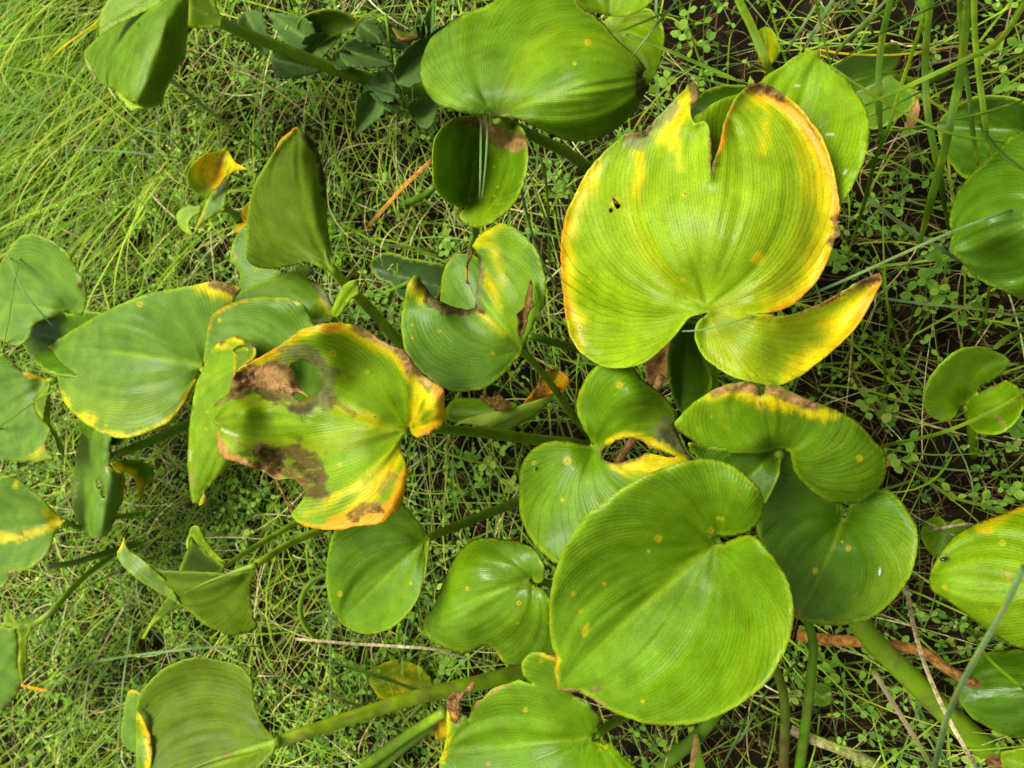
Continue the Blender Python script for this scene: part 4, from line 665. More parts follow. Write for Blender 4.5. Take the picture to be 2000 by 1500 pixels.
leaf('MM', 'upright funnel-shaped leaf seen from its underside with blackened side margin', dict(
  out="580,248! 550,270 537,293 520,320 500,353 490,383 483,417 480,467 480,500 487,512 500,521 525,525 550,523 575,518 600,513 627,523 644,532! 652,524! 645,480 640,433 640,400 638,373 627,313 617,283 600,263", P=(646,525), T=(582,252), z=(.215,.045,0,-.012,-.018), base='u', mat='matte', nv=22, g=5.0, mid=.3, rimw=3, bend=-.08,
  paint=(('s','K',11,.97,"592,257 615,285 630,320 638,380"),('s','O',5,.9,"578,250 552,270 538,292"),('s','B',6,.8,"575,255"),('s','ud',18,.6,"490,505 550,517 595,510"))),
  pet=[(642,518,None),(665,545,.195),(710,590,.15),(760,645,.09),(790,680,.05),(830,715,0)], pw=(22,21), pcol=('L','gl'), rib=[(655,534),(643,515),(637,498),(634,478)])
leaf('NN', 'small crumpled yellow-orange leaf with pointed twist and green base', dict(
  out="367,340 373,327 393,307 417,297 433,292 443,285! 450,303 460,317 484,330! 460,333 443,343 433,353 427,363 413,373 403,389! 383,377 370,360", P=(404,384), T=(445,290), z=(.13,.01,0,0,.008), base='gl', nv=12, g=4.5, rimw=3, mid=0,
  paint=(('s','L',40,.8,"385,340 400,365"),('s','Y',26,.8,"405,320 412,345"),('s','Y',16,.9,"410,300 420,330 415,360"),('s','O',9,.8,"432,296 431,330 427,355"),('s','B',5,.7,"430,302 428,325"),('s','Y',12,.95,"440,292 455,320 478,330"),('s','O',5,.9,"440,345 470,332"))),
  pet=[(437,406,.12),(455,415,.10),(490,432,.06),(520,445,0)], pw=(15,11), pcol=('g','g'),
  flaps=(dict(part='green_base', out="430,350! 445,352 442,378 440,395 438,410! 417,422 400,432 388,446 378,462! 381,445 395,415 405,390 418,372", P=(438,407), T=(380,458), z=(.125,0,0,0,0), base='g', nv=8, mid=0, g=4.5, paint=(('s','B',6,.9,"428,358 425,372"),('s','Y',3,.7,"405,392 380,455"))),
         dict(part='curled_lobe', out="345,420 353,407 373,402 397,402! 392,414 377,423 368,437 370,446! 378,463! 360,453 347,437", P=(396,404), T=(376,460), z=(.118,0,0,0,0), base='gl', nv=7, mid=0, g=4.5)))
leaf('OO', 'green leaf with grey withered margin beneath the funnel-shaped leaf stalk', dict(
  out="440,600 460,575 500,556 530,543 550,537 580,525! 603,518! 613,528! 600,543 618,550 630,560 643,580 650,600 648,622 633,632 610,640 540,660 470,650", P=(645,625), T=(450,600), z=(.188,-.01,0,0,-.012), base='g', nv=22, g=5.0, rimw=3, mid=.2, bend=.15,
  paint=(('s','A',14,.9,"605,522 612,540 635,565 648,590"),('s','K',6,.7,"610,525 604,540"),('s','gl',20,.7,"560,535 590,527"),('s','Y',8,.5,"625,590 640,610"))),
  pet=[(648,622,None),(670,650,.14),(700,690,.05),(720,710,0)], pw=(12,12),
  flaps=(dict(part='upright_lobe', out="650,622! 648,605 657,583 667,563 680,550 693,547! 702,560 702,573! 687,583 672,600 660,618", P=(653,620), T=(697,555), z=(.205,.01,0,0,0), base='gl', nv=7, mid=.2, g=4.5, paint=(('s','K',4,.9,"692,548 703,565"),)),))
leaf('TT', 'pale leaf between the funnel-shaped leaf and the yellow-rimmed leaf, dull tan scar', dict(
  out="480,440 468,450 455,475 450,500 458,520 468,535 468,575 500,560 535,545 548,536! 530,523 500,522 490,500", P=(545,537), T=(462,460), z=(.165,0,0,0,0), base='gb', nv=14, mid=.1, rimw=2, paint=(('s','T',4,.7,"455,490 462,500 458,512"),)), pet=[(540,537,None),(560,560,.08),(580,580,0)], pw=(10,10))
leaf('PP', 'withering leaf rolled lengthwise with orange-brown curled end', dict(
  out="870,800 883,783 907,777 937,778 970,782 1010,790 950,815 910,822 893,826 873,820", P=(965,808), T=(872,806), z=(.10,0,0,0,-.006), base='g', nv=12, g=4.5, mid=0, paint=(('s','D',8,.8,"945,780 962,790"),)),
  pet=[(950,815,.095),(970,830,.06),(1000,845,0)], pw=(12,12),
  flaps=(dict(part='rolled_underside', out="883,841! 890,827 910,817 943,807 1000,797 1027,787 1060,777 1083,768 1098,764! 1083,772 1067,793 1043,813 1020,827 1000,836 973,842 950,838 917,829 897,829", P=(1090,768), T=(884,840), z=(.112,-.01,0,0,-.006), base='M', mat='matte', nv=8, g=4.5, mid=0, paint=(('s','gl',20,.5,"980,815 1050,795"),)),
         dict(part='orange_end', out="1098,765 1110,747 1105,732 1087,723 1067,723 1053,733 1050,753 1033,777 1023,788! 1060,778 1083,769", P=(1075,765), T=(1090,724), z=(.118,.01,0,0,.004), base='O', mat='matte', nv=6, g=4.5, rim=None, mid=0, paint=(('s','B',14,.85,"1050,765 1058,740 1075,728"),('s','Y',10,.8,"1085,735 1100,745"),('s','gl',8,.7,"1080,745"))),
         dict(part='black_shred', out="937,775! 948,772 962,777 975,770 990,785 1003,792! 985,802 968,802 955,790", P=(940,776), T=(1000,793), z=(.116,0,0,0,0), mat='dry', base='D', rim=None, nv=3, g=4, mid=0)))
leaf('QQ', 'dark blue-green leaf standing between the torn yellow leaf notch and the folded brown-topped leaf', dict(
  out="1317,650 1335,630 1360,632 1372,690 1380,713 1389,740 1384,765 1360,785 1331,806 1318,782 1308,747 1305,700", P=(1345,640), T=(1330,802), z=(.16,-.03,0,0,.01), base='gd', nv=16, rimw=3, mid=.1), pet=[(1345,640,None),(1352,670,.10),(1362,710,0)], pw=(12,12))
leaf('VV', 'olive upturned leaf among the dull dark green herb leaves', dict(
  out="578,55 588,36 610,24 640,19 670,24 700,42 690,58 665,66 640,76 612,88 596,72", P=(690,55), T=(608,84), z=(.09,0,0,0,.008), base='ud', mat='matte', nv=12, rimw=2, mid=.5), pet=[(690,52,None),(710,70,.05),(720,90,0)], pw=(10,10))
leaf('WW', 'withered leaf with rusty curled rim beside the domed leaf', dict(
  out="757,36! 775,50 800,62 818,50 822,70 808,80 788,79 772,66", P=(760,40), T=(818,72), z=(.09,0,0,0,.01), base='g', mat='matte', nv=8, rim=None, g=4.5, mid=0, paint=(('s','B',9,.95,"758,45 775,70 795,78 818,68"),('s','O',5,.6,"780,72 800,78"))), pet=[(760,40,None),(745,35,.04),(735,30,0)], pw=(8,8))
leaf('XX', 'fallen yellow leaf lying low behind grass blades near the thick slanting stalk', dict(
  out="715,1318 740,1300 775,1290 815,1300 840,1325 845,1345 820,1360 780,1372 750,1368 728,1345", P=(840,1335), T=(718,1325), z=(.035,0,0,0,.006), base='Y', mat='matte', nv=12, mid=.2, rim=None, paint=(('s','gl',60,.85,"760,1310 800,1320 830,1330"),('s','B',8,.6,"770,1290"))), pet=[(840,1335,None),(870,1340,.02),(890,1345,0)], pw=(9,9))
leaf('YY', 'pale bluish leaf behind the yellow-edged fold of the large upright underside leaf', dict(
  out="268,1350! 252,1348 245,1370 238,1410 236,1445 248,1462 268,1470 300,1450 300,1380", P=(300,1400), T=(240,1450), z=(.12,-.01,0,0,0), base='gb', nv=12, rimw=2, mid=0, paint=(('s','Y',8,.7,"252,1350 262,1348"),)), pet=[(298,1400,None),(330,1410,.06),(350,1415,0)], pw=(10,10))
leaf('ZZ', 'dark leaf tucked under the yellow-rimmed leaf above the holed leaf', dict(
  out="150,820 155,838 170,855 190,865 215,869 240,866 255,855 280,830 230,800", P=(260,835), T=(180,860), z=(.165,-.008,0,0,0), base='gd', nv=10, rimw=2, mid=0), pet=[(260,835,None),(290,835,.1),(320,830,0)], pw=(10,10))
leaf('AB', 'bright small mottled leaf rising behind a broad grass blade', dict(
  out="1475,85 1480,65 1492,52 1506,58 1517,80 1522,100 1510,122 1498,132 1484,115", P=(1500,130), T=(1492,54), z=(.10,0,0,0,.006), base='gl', nv=8, rimw=2, streak=('Y',.6), g=5), pet=[(1500,130,None),(1515,145,.05),(1525,155,0)], pw=(8,8))
leaf('AC', 'leaf edge at the foot of the thick stalk with brown shrivelled stub', dict(
  out="1955,1472 1975,1466 2000,1462 2060,1470 2070,1530 2000,1560 1965,1530 1958,1500", P=(2050,1510), T=(1958,1480), z=(.11,0,0,0,.004), base='gl', nv=8, rimw=3), pet=[(2045,1510,None),(2050,1525,.06),(2055,1540,0)], pw=(10,10))
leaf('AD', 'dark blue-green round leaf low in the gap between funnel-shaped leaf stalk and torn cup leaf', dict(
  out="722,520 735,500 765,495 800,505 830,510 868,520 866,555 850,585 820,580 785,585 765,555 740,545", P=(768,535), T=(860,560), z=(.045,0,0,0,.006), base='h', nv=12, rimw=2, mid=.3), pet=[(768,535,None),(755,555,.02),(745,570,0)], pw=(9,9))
leaf('AE', 'narrow folded leaf with dried brown edge under the largest smooth leaf', dict(
  out="1345,1500! 1352,1460 1356,1432! 1364,1440 1370,1470 1378,1505 1360,1530", P=(1365,1520), T=(1357,1434), z=(.09,.01,0,0,0), base='g', nv=5, rim=None, mid=0, g=4.5, paint=(('s','T',8,.95,"1356,1435 1356,1465 1348,1500"),('s','B',4,.8,"1358,1440"))), pet=[(1365,1515,None),(1372,1525,.05),(1378,1535,0)], pw=(7,7))
# ---------------------------------------------------------------- single grass blades one can pick out
T1 = 'tall grass blades over the arrow-shaped leaf'
def grass_blade(label, pts, w, col, tip=.25, start=.9, group='single grass blades', name='grass_blade', mat='grass', cat='grass blade', ends=None, col2=None, veer=.16):
    path = px_path(pts, 14.0); n = len(path); t = np.linspace(0, 1, n)
    d = (CAM_H - path[:, 2]) / math.cos(TILT)
    w = w * (.70 if group == T1 else .84)
    prof = np.minimum(1, np.minimum(start + t * 4, (1.02 - t) * 5 * (1 - tip) + tip)); wd = w * prof * TH / 1000 * d
    tg = np.gradient(path, axis=0); sd_ = np.stack([-tg[:, 1], tg[:, 0], np.zeros(n)], 1); sd_ /= np.linalg.norm(sd_, axis=1, keepdims=True) + 1e-9
    sd_[:, 2] += veer * np.sin(t * 5 + len(bpy.data.objects)); sd_ /= np.linalg.norm(sd_, axis=1, keepdims=True)
    V, F = ribbons(path[None], wd[None], sd_[None])
    ca = np.array(PAL[col] if isinstance(col, str) else col); cb_ = np.array(PAL[col2] if isinstance(col2, str) else (col2 or ca))
    mix = sstep((t - .35) * 2)[:, None]; c = ca * (1 - mix) + cb_ * mix
    sd2 = len(bpy.data.objects)
    c = c[:, None, :] * np.array([1.12, .80, 1.05])[None, :, None] * (.8 + .4 * vnoise(np.arange(n) * .3, np.zeros(n), sd2))[:, None, None]  # fold shading put into the colour: centre darker, edges lighter
    yl = (vnoise(np.arange(n) * .8, np.zeros(n) + 5, sd2) > .78)[:, None] * np.array([[.75, .1, .6]]) * .5
    if col not in ('T', 'B', 'O', 'S') and mat == 'grass': c = c * (1 - yl[..., None]) + np.array(PAL['Y']) * .7 * yl[..., None]
    org = path[-1] if path[-1, 2] < path[0, 2] else path[0]
    o = mesh_obj(name, V, F, mat, None, org, c.reshape(-1, 3), None, True, .0004); o.location = org
    return tag(o, label, cat, group)
PAL['S'] = (.52, .42, .22); PAL['bl'] = (.24, .38, .12); PAL['gr'] = (.105, .215, .008); PAL['gr2'] = (.21, .36, .016); PAL['gr3'] = (.075, .16, .015); PAL['OB'] = (.52, .24, .04)
def gb(label, w, col, s, z, **k):
    P = [tuple(map(float, q.split(','))) for q in s.split()]; zs = np.interp(np.linspace(0, 1, len(P)), np.linspace(0, 1, len(z)), z)
    return grass_blade(label, [(x, y, zz) for (x, y), zz in zip(P, zs)], w, col, **k)
T1 = 'tall grass blades over the arrow-shaped leaf'
gb('broad dark blade with a yellow edge hanging over the wet arrow-shaped leaf', 15, 'gr', "1742,-40 1739,0 1723,75 1716,150 1717,215 1722,275", (.0, .10, .16, .17, .165, .155), group=T1)
gb('broad dark blade with rusty edges beside the wet arrow-shaped leaf', 15, 'gr', "1822,-40 1818,0 1810,70 1807,140 1813,228 1833,333 1847,417 1853,450", (0, .10, .17, .19, .19, .18, .14, .12), group=T1)
gb('widest mid-green blade crossing in front of the glossy leaf tip', 18, 'gr', "1893,-40 1890,0 1884,70 1876,140 1862,210 1843,300 1820,383 1790,500", (0, .10, .18, .21, .22, .21, .19, .16), group=T1)
gb('narrow blade tapering onto the glossy leaf', 11, 'gr', "1872,-40 1874,0 1876,52 1883,122 1893,192 1900,259 1910,323", (0, .08, .16, .18, .19, .185, .175), group=T1)
gb('yellow-spotted light blade ending on the glossy leaf', 13, 'gr2', "1900,-40 1902,0 1904,70 1911,140 1920,210 1926,259 1931,305", (0, .10, .18, .20, .20, .19, .18), group=T1)
gb('long diagonal bright blade crossing all the tall upright blades', 12, 'gr2', "2040,-40 2000,10 1974,52 1944,86 1904,108 1825,145 1737,185 1690,206", (0, .10, .17, .20, .222, .225, .215, .20), group=T1)
gb('thin dark rush leading down to the pale pointed leaf', 5, 'gr3', "1900,-20 1863,0 1816,17 1737,56 1685,87 1650,115 1628,134", (0, .15, .2, .21, .22, .235, .24), group=T1)
gb('thin dark rush lying over the wet arrow-shaped leaf', 4.5, 'gr3', "2040,88 2000,103 1904,138 1807,175 1755,201 1697,229", (0, .12, .15, .16, .155, .15), group=T1)
gb('light narrow blade sloping from the pale pointed leaf tip to the large rippled leaf', 6, 'gr2', "1622,128 1650,149 1711,189 1772,224 1851,259 1950,278 1990,285", (.235, .235, .23, .225, .22, .21, .0), group=T1)
gb('thin blade crossing the glossy leaf and its tip', 5, 'gr', "2060,180 2000,196 1912,222 1807,245 1729,259 1698,264", (0, .19, .2, .19, .18, .15), group=T1)
gb('yellow-green wavering blade running down past the pale pointed leaf', 9, 'gl', "1812,-20 1807,17 1790,79 1769,140 1755,184 1734,254 1713,300 1687,400 1655,500", (0, .09, .15, .18, .19, .19, .17, .10, .05), group=T1)
gb('dried yellow-tan blade lying level across the arrow-shaped leaf', 5, 'Y', "1600,97 1650,105 1720,108 1772,105 1877,89 1930,80", (.15, .15, .14, .13, .1, 0), group=T1, col2='S')
gb('brownish blade behind the dried yellow blade', 6, 'gr', "1660,160 1700,150 1750,140 1874,112 1920,100", (.125, .13, .12, .09, 0), group=T1, col2='S')
gb('blade fanning out above the pale pointed leaf, longest of the fan', 8, 'gr', "1790,-20 1758,0 1702,40 1650,84 1620,125", (0, .08, .14, .17, .18), group=T1)
gb('blade fanning out above the pale pointed leaf, shorter one', 8, 'bl', "1750,-25 1732,0 1700,32 1660,72 1630,105", (0, .08, .12, .14, .14), group=T1)
gb('pale blade leaning toward the pale pointed leaf tip', 9, 'bl', "1640,-30 1627,0 1600,45 1567,100", (0, .08, .12, .10), group=T1)
gb('second pale blade leaning behind the pale pointed leaf tip', 7, 'bl', "1610,-30 1600,0 1575,40 1530,110", (0, .06, .10, .08), group=T1)
gb('dark mottled blade pointing down at the arrow-shaped leaf', 9, 'gr3', "1650,-20 1662,0 1685,32 1707,68", (0, .06, .09, .08), group=T1)
gb('slim upright blade standing by the pale pointed leaf tip', 5, 'gr', "1585,-30 1593,0 1607,65 1623,132", (0, .1, .2, .235), group=T1)
T2 = 'grass blades over the dark soil'
gb('long light blade stretched from the large rippled leaf to the torn yellow leaf', 6, 'bl', "2060,375 2000,400 1867,450 1753,500 1650,547 1555,586 1500,607", (0, .21, .225, .235, .235, .235, .238), group=T2)
gb('grey-green blade pointing at the brown corner of the rippled leaf', 8, 'bl', "1697,387 1750,430 1800,463 1853,497 1890,520", (.10, .12, .13, .12, 0), group=T2)
gb('dark flat blade resting on the rippled leaf edge', 8, 'gr3', "1905,225 1920,252 1937,280 1967,310 2005,335", (.0, .2, .235, .245, .245), group=T2)
gb('pale straw-like stem lying level above the small torn glossy leaf', 5, 'bl', "1690,573 1710,580 1800,593 1900,603 2000,620 2040,630", (.0, .04, .06, .06, .05, 0), group=T2)
gb('light stem running across the small torn glossy leaf', 7, 'gr2', "1700,882 1730,870 1833,847 1917,813 2000,770 2050,745", (0, .08, .13, .145, .145, .08), group=T2)
gb('thin stalk curving down to the small torn glossy leaf edge', 5, 'gr', "1735,590 1740,617 1760,687 1780,730 1803,767", (0, .04, .07, .09, .10), group=T2)
gb('yellowish bent stem between rippled leaf and small torn leaf', 6, 'gl', "1932,560 1930,580 1923,617 1903,653 1885,680", (.12, .11, .09, .06, 0), group=T2)
gb('short bright blade leaning toward the small torn leaf', 9, 'gr2', "1943,680 1967,660 2000,643 2050,620", (.10, .09, .07, 0), group=T2)
gb('narrow stem running level from the folded brown-topped leaf over the litter', 6, 'gr2', "1735,890 1790,925 1860,970 1930,990 2000,1015 2050,1020", (0, .04, .05, .05, .04, 0), group=T2)
gb('thin upright stem in the gap below the torn yellow side lobe', 5, 'gr', "1738,600 1735,650 1728,700 1730,760 1735,800", (.05, .06, .06, .04, 0), group=T2)
gb('out-of-reach tall blade rising close past the dark shaded leaf', 11, 'bl', "2000,1105 1970,1170 1940,1225 1890,1312 1850,1400 1825,1500 1815,1560", (.33, .345, .35, .35, .33, .29, .0), group=T2)
gb('long dry tan straw leaning over the thick stalk', 8, 'S', "1770,1143 1783,1217 1807,1300 1847,1393 1907,1500 1950,1575", (.10, .14, .17, .19, .19, .0), group='dry straws', name='dry_straw', mat='dry', cat='straw')
gb('short blade with withered tan tip in the dark gap by the thick stalk', 9, 'S', "1707,1313 1730,1350 1753,1387 1790,1447 1820,1500 1850,1560", (.09, .10, .10, .10, .09, 0), group=T2, col2='gr2')
gb('thin yellowish stem beside the dark shaded leaf', 6, 'gl', "1890,1205 1905,1245 1935,1290 2000,1345 2040,1370", (.08, .12, .14, .14, 0), group=T2)
gb('bent tan stem between round glossy leaf and beetle leaf', 5, 'S', "1770,995 1800,1015 1862,1045 1880,1052", (0, .09, .14, .16), group='dry straws', name='dry_straw', mat='dry', cat='straw')
gb('arched tan stem touching the small two-lobed leaf', 5, 'S', "1796,1053 1815,1037 1845,1030 1890,1023 1915,1030", (.0, .125, .14, .14, .11), group='dry straws', name='dry_straw', mat='dry', cat='straw')
T3 = 'grass blades across the upper leaves'
gb('pale needle-like blade ending on the domed leaf', 5, 'bl', "1345,-30 1323,0 1280,52 1233,112", (0, .24, .27, .268), group=T3)
gb('green blade resting on the mottled leaf', 6, 'gr', "1390,-20 1357,0 1287,30 1207,63", (0, .15, .21, .215), group=T3)
gb('long bright blade sloping from the mottled leaf to the torn yellow leaf', 8, 'gr2', "1223,67 1300,97 1400,140 1460,167 1500,190", (.21, .215, .23, .24, 0), group=T3)
gb('broad bright blade in front of the small mottled leaf', 17, 'gr2', "1435,-40 1443,0 1467,50 1500,130 1510,160", (0, .10, .15, .15, .13), group=T3, tip=.5)
gb('thin stem standing free between domed leaf and torn yellow leaf', 4, 'gr', "1325,0 1350,70 1370,130 1383,175", (0, .04, .06, .05), group=T3)
gb('first of two folded pale strands lying in the concave leaf', 5.5, 'bl', "940,226 939,300 938,360 937,390", (.235, .235, .23, .215), group=T3, tip=.9, veer=0)
gb('second of two folded pale strands lying in the concave leaf', 5.5, 'bl', "953,226 950,300 945,360 941,392", (.235, .237, .232, .215), group=T3, tip=.9, veer=0)
gb('long thin pale blade hanging from the concave leaf to the torn yellow leaf', 6, 'bl', "1000,240 1004,270 1010,333 1033,433 1055,500 1097,582 1110,610", (.2, .19, .17, .15, .13, .08, 0), group=T3)
gb('upright green blade beside the long thin pale blade', 7, 'gr', "1032,255 1050,295 1065,345 1071,420 1073,505 1074,540", (.10, .11, .10, .07, .03, 0), group=T3)
gb('short blade standing behind the torn yellow leaf margin', 6, 'gr', "1035,340 1055,400 1080,460 1098,505", (.07, .08, .06, 0), group=T3)
gb('grey-green blade laid across the notch of the torn yellow leaf', 4, 'bl', "1333,647 1365,645 1400,638 1450,623 1500,608 1530,598", (.262, .268, .27, .268, .262, .255), group=T3, veer=0)
T4 = 'grass blades over the open meadow'
gb('slim blade draped over the bluish oval leaf', 7, 'gr2', "52,430 44,470 40,500 27,560 17,627 0,707 -15,760", (.10, .16, .19, .21, .205, .16, 0), group=T4)
gb('pale bent blade lying across the bluish oval leaf', 5.5, 'bl', "20,440 13,480 17,500 33,543 60,587 90,622 105,640", (0, .15, .19, .205, .205, .2, .19), group=T4)
gb('pale blade crossing the blue-green leaf with folded side', 7, 'gr2', "112,759 60,790 0,833 -40,865", (.21, .212, .20, 0), group=T4)
gb('bright flat blade pointing down from the hooded leaf', 10, 'gr2', "333,155 370,185 417,223 460,255 500,285 520,305", (.10, .11, .11, .10, .08, 0), group=T4)
gb('thin level blade above the combed grass', 6, 'bl', "145,293 200,294 250,297 300,303 345,309 370,320", (.07, .08, .08, .08, .06, 0), group=T4)
gb('slanting slim blade over the matted dead threads', 6, 'gr2', "243,367 270,390 300,417 325,447 352,480 365,500", (.06, .07, .07, .06, .05, 0), group=T4)
gb('yellowed blade arching beside the hooded leaf', 7, 'Y', "196,40 150,72 117,97 90,125 66,162 60,180", (.08, .09, .09, .08, .05, 0), group=T4, col2='gl')
gb('dark rush rising out of the combed grass', 5, 'gr3', "165,-20 150,40 135,85 115,130", (.02, .08, .09, .04), group=T4)
gb('pale blue-green blade laid level under the upturned leaves', 7, 'bl', "118,1306 180,1294 247,1282 330,1272 400,1265 500,1262 560,1262", (.04, .09, .11, .12, .11, .09, 0), group=T4)
gb('stiff tan straw laid over the sprigs below the spoon-shaped leaf', 7, 'S', "577,1248 640,1253 700,1258 770,1262 847,1268 900,1282 967,1303", (.04, .09, .10, .11, .10, .08, .03), group='dry straws', name='dry_straw', mat='dry', cat='straw')
gb('wavering tan straw in the meadow beside the upturned leaves', 6, 'S', "262,1150 217,1233 190,1285 173,1320 163,1417 175,1470", (.03, .06, .07, .06, .05, 0), group='dry straws', name='dry_straw', mat='dry', cat='straw')
gb('pale soft blade hanging below the curled margin leaf', 8, 'bl', "231,1090 236,1140 243,1187 257,1236 262,1260", (.07, .07, .06, .04, 0), group=T4)
gb('tall pale blade standing beside the bluish leaf behind the yellow-edged fold', 8, 'bl', "277,1143 262,1200 253,1250 240,1340 233,1430 228,1500", (.03, .07, .09, .09, .07, 0), group=T4)
gb('flat dark blade sweeping under the stiff tan straw', 9, 'gr3', "500,1315 577,1333 667,1367 760,1400 830,1440", (.02, .05, .06, .05, 0), group=T4)
gb('pale green blade crossing over the fallen yellow leaf', 8, 'gr', "610,1283 670,1300 733,1320 833,1353 860,1365", (.05, .08, .08, .06, 0), group=T4)
gb('second pale green blade crossing over the fallen yellow leaf', 7, 'gr2', "645,1270 700,1305 770,1330 850,1370 900,1400", (.03, .06, .07, .05, 0), group=T4)
gb('slender blue-green blade standing by the spoon-shaped leaf', 6, 'bl', "640,1120 643,1180 645,1290 647,1380 655,1440 662,1500", (.02, .05, .07, .07, .05, 0), group=T4)
gb('thin dark blade hanging below the spoon-shaped leaf', 5, 'gr3', "815,1180 805,1230 783,1285 760,1330", (.03, .06, .06, 0), group=T4)
gb('thin green rush between spoon-shaped leaf and thick slanting stalk', 5, 'gr', "717,1240 718,1300 716,1370 712,1440", (.03, .05, .05, 0), group=T4)
gb('orange withered blade lying toward the concave leaf', 13, 'OB', "843,313 815,340 783,370 750,408 716,445", (.09, .10, .09, .06, 0), group='withered grass blades', mat='dry', tip=.6)
gb('orange withered scrap in the open meadow grass', 9, 'O', "40,1338 70,1345 100,1350 136,1352", (.04, .05, .05, 0), group='withered grass blades', mat='dry', tip=.5)
gb('pale stem crossing beside the funnel-shaped leaf', 6, 'gr2', "650,240 655,300 665,340 690,380 725,420", (.03, .05, .05, .04, 0), group=T4)
gb('yellowish stem under the dull dark green herb', 8, 'gl', "610,160 625,185 648,215 680,245 700,262", (.04, .05, .05, .04, 0), group=T4)
for i, (s, w, c, zz) in enumerate([("640,425 700,455 760,490 830,520", 6, 'gr2', .05), ("690,470 760,478 840,490 900,515", 6, 'gr', .05), ("860,455 910,480 960,500", 5, 'gr', .05), ("745,430 780,460 830,470 880,490", 4, 'gl', .04),
      ("1110,560 1125,600 1140,640", 5, 'bl', .05), ("1460,1395 1440,1440 1410,1500", 5, 'bl', .08), ("1500,1345 1470,1400 1440,1450 1400,1460", 5, 'bl', .07), ("1345,1420 1350,1480", 4, 'bl', .06), ("1560,1290 1530,1320 1500,1345", 7, 'gl', .10)]):
    P = s.split(); gb(['slack blade in the dark gap below the funnel-shaped leaf stalk', 'level blade in the gap under the concave leaf stalk', 'short blade beside the torn cup leaf', 'yellowish thread in the gap by the orange withered blade', 'bluish thread behind the torn yellow leaf edge', 'bluish stem below the largest smooth leaf', 'forked bluish stem under the largest smooth leaf margin', 'stub of stem by the narrow folded leaf', 'light stem beside the dead orange stalk'][i], w, c, s, [zz * .5] + [zz] * (len(P) - 2) + [0], group='thin stems in the gaps')

# ---------------------------------------------------------------- stalks and dead pieces
def stalk(name, label, pts, w0, w1, col, col2=None, mat='petiole', cat='stalk', group=None):
    org = W(*pts[-1]).tolist(); path_o = petiole_mesh(name, pts, w0, w1, None, org, col, mat, len(bpy.data.objects), col2); path_o.location = org
    return tag(path_o, label, cat, group)
stalk('dead_stalk', 'shrivelled orange-brown stalk bent over the dark soil', [(1558,1238,.085),(1600,1248,.09),(1700,1255,.09),(1800,1272,.085),(1840,1300,.08),(1900,1335,.075),(1970,1360,.06),(2010,1366,.03),(2040,1370,0)], 21, 13, 'OB', 'B', 'dry')
stalk('dead_stalk', 'pale straw-coloured broken stalk lying on the dark soil', [(1545,1425,.035),(1590,1445,.035),(1640,1462,.03),(1700,1490,.02),(1740,1512,0)], 17, 22, 'S', 'M', 'dry')
stalk('dead_stalk', 'tan dead stalk seen through the torn hole of the leaf with yellow remnant', [(1292,735,.135),(1265,800,.12),(1238,855,.10),(1212,895,.08),(1195,925,.05),(1180,955,0)], 15, 13, 'T', 'BT', 'dry')
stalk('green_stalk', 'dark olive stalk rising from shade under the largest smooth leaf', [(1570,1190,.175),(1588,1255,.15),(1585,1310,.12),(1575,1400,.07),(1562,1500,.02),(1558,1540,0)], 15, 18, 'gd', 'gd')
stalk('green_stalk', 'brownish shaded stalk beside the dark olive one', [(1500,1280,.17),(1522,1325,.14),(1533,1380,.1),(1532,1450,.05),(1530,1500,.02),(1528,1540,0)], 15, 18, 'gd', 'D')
stalk('green_stalk', 'light green stalk slanting beneath the ragged-edged leaf', [(870,1390,.12),(840,1408,.11),(790,1440,.09),(720,1490,.06),(660,1535,0)], 21, 23, 'gl', 'g')
stalk('green_stalk', 'olive stalk under the light green slanting stalk', [(858,1395,.085),(830,1425,.075),(780,1465,.055),(735,1505,.03),(700,1540,0)], 20, 24, 'g', 'gd')
stalk('green_stalk', 'dark stalk running between torn cup leaf and torn yellow leaf', [(1030,655,.15),(1060,663,.14),(1100,674,.11),(1135,683,.07),(1180,700,0)], 14, 16, 'gd', 'gd')
stalk('green_stalk', 'pale yellowish looping stem beside the spoon-shaped leaf', [(645,1120,.07),(610,1135,.08),(590,1165,.08),(588,1205,.07),(610,1240,.05),(640,1265,.03),(660,1285,0)], 11, 13, 'g', 'L')
stalk('green_stalk', 'short stalk leaning from the holed leaf under the yellow-banded leaf', [(100,1105,.13),(140,1100,.13),(190,1085,.11),(240,1070,.08),(290,1050,0)], 15, 17, 'gd', 'g')
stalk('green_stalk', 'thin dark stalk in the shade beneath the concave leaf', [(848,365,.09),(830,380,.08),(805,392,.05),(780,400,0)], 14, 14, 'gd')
stalk('green_stalk', 'dark stem threading the gap by the round low leaf', [(812,545,.06),(780,560,.05),(745,575,.04),(735,585,0)], 9, 10, 'g')
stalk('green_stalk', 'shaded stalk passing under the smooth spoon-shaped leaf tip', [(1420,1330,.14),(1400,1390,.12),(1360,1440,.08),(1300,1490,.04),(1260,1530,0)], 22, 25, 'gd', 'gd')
def flat_thing(name, label, cat, group=None, **kw):
    zc = kw['z'][0]; org = W(kw['P'][0], kw['P'][1], zc).tolist()
    o, _ = blade(name, org=org, **kw); o.location = org; return tag(o, label, cat, group)
flat_thing('dead_leaf', 'tan dead leaf strip hanging under the torn yellow leaf', 'dead leaf', out="1263,700 1300,655 1310,672 1306,720 1300,740! 1288,762! 1282,752! 1268,748 1262,725", P=(1300,670), T=(1285,760), z=(.13,-.02,0,0,.004), mat='dry', base='T', rim=None, mid=0, nv=6, paint=(('s','B',8,.5,"1295,685 1275,730"),))
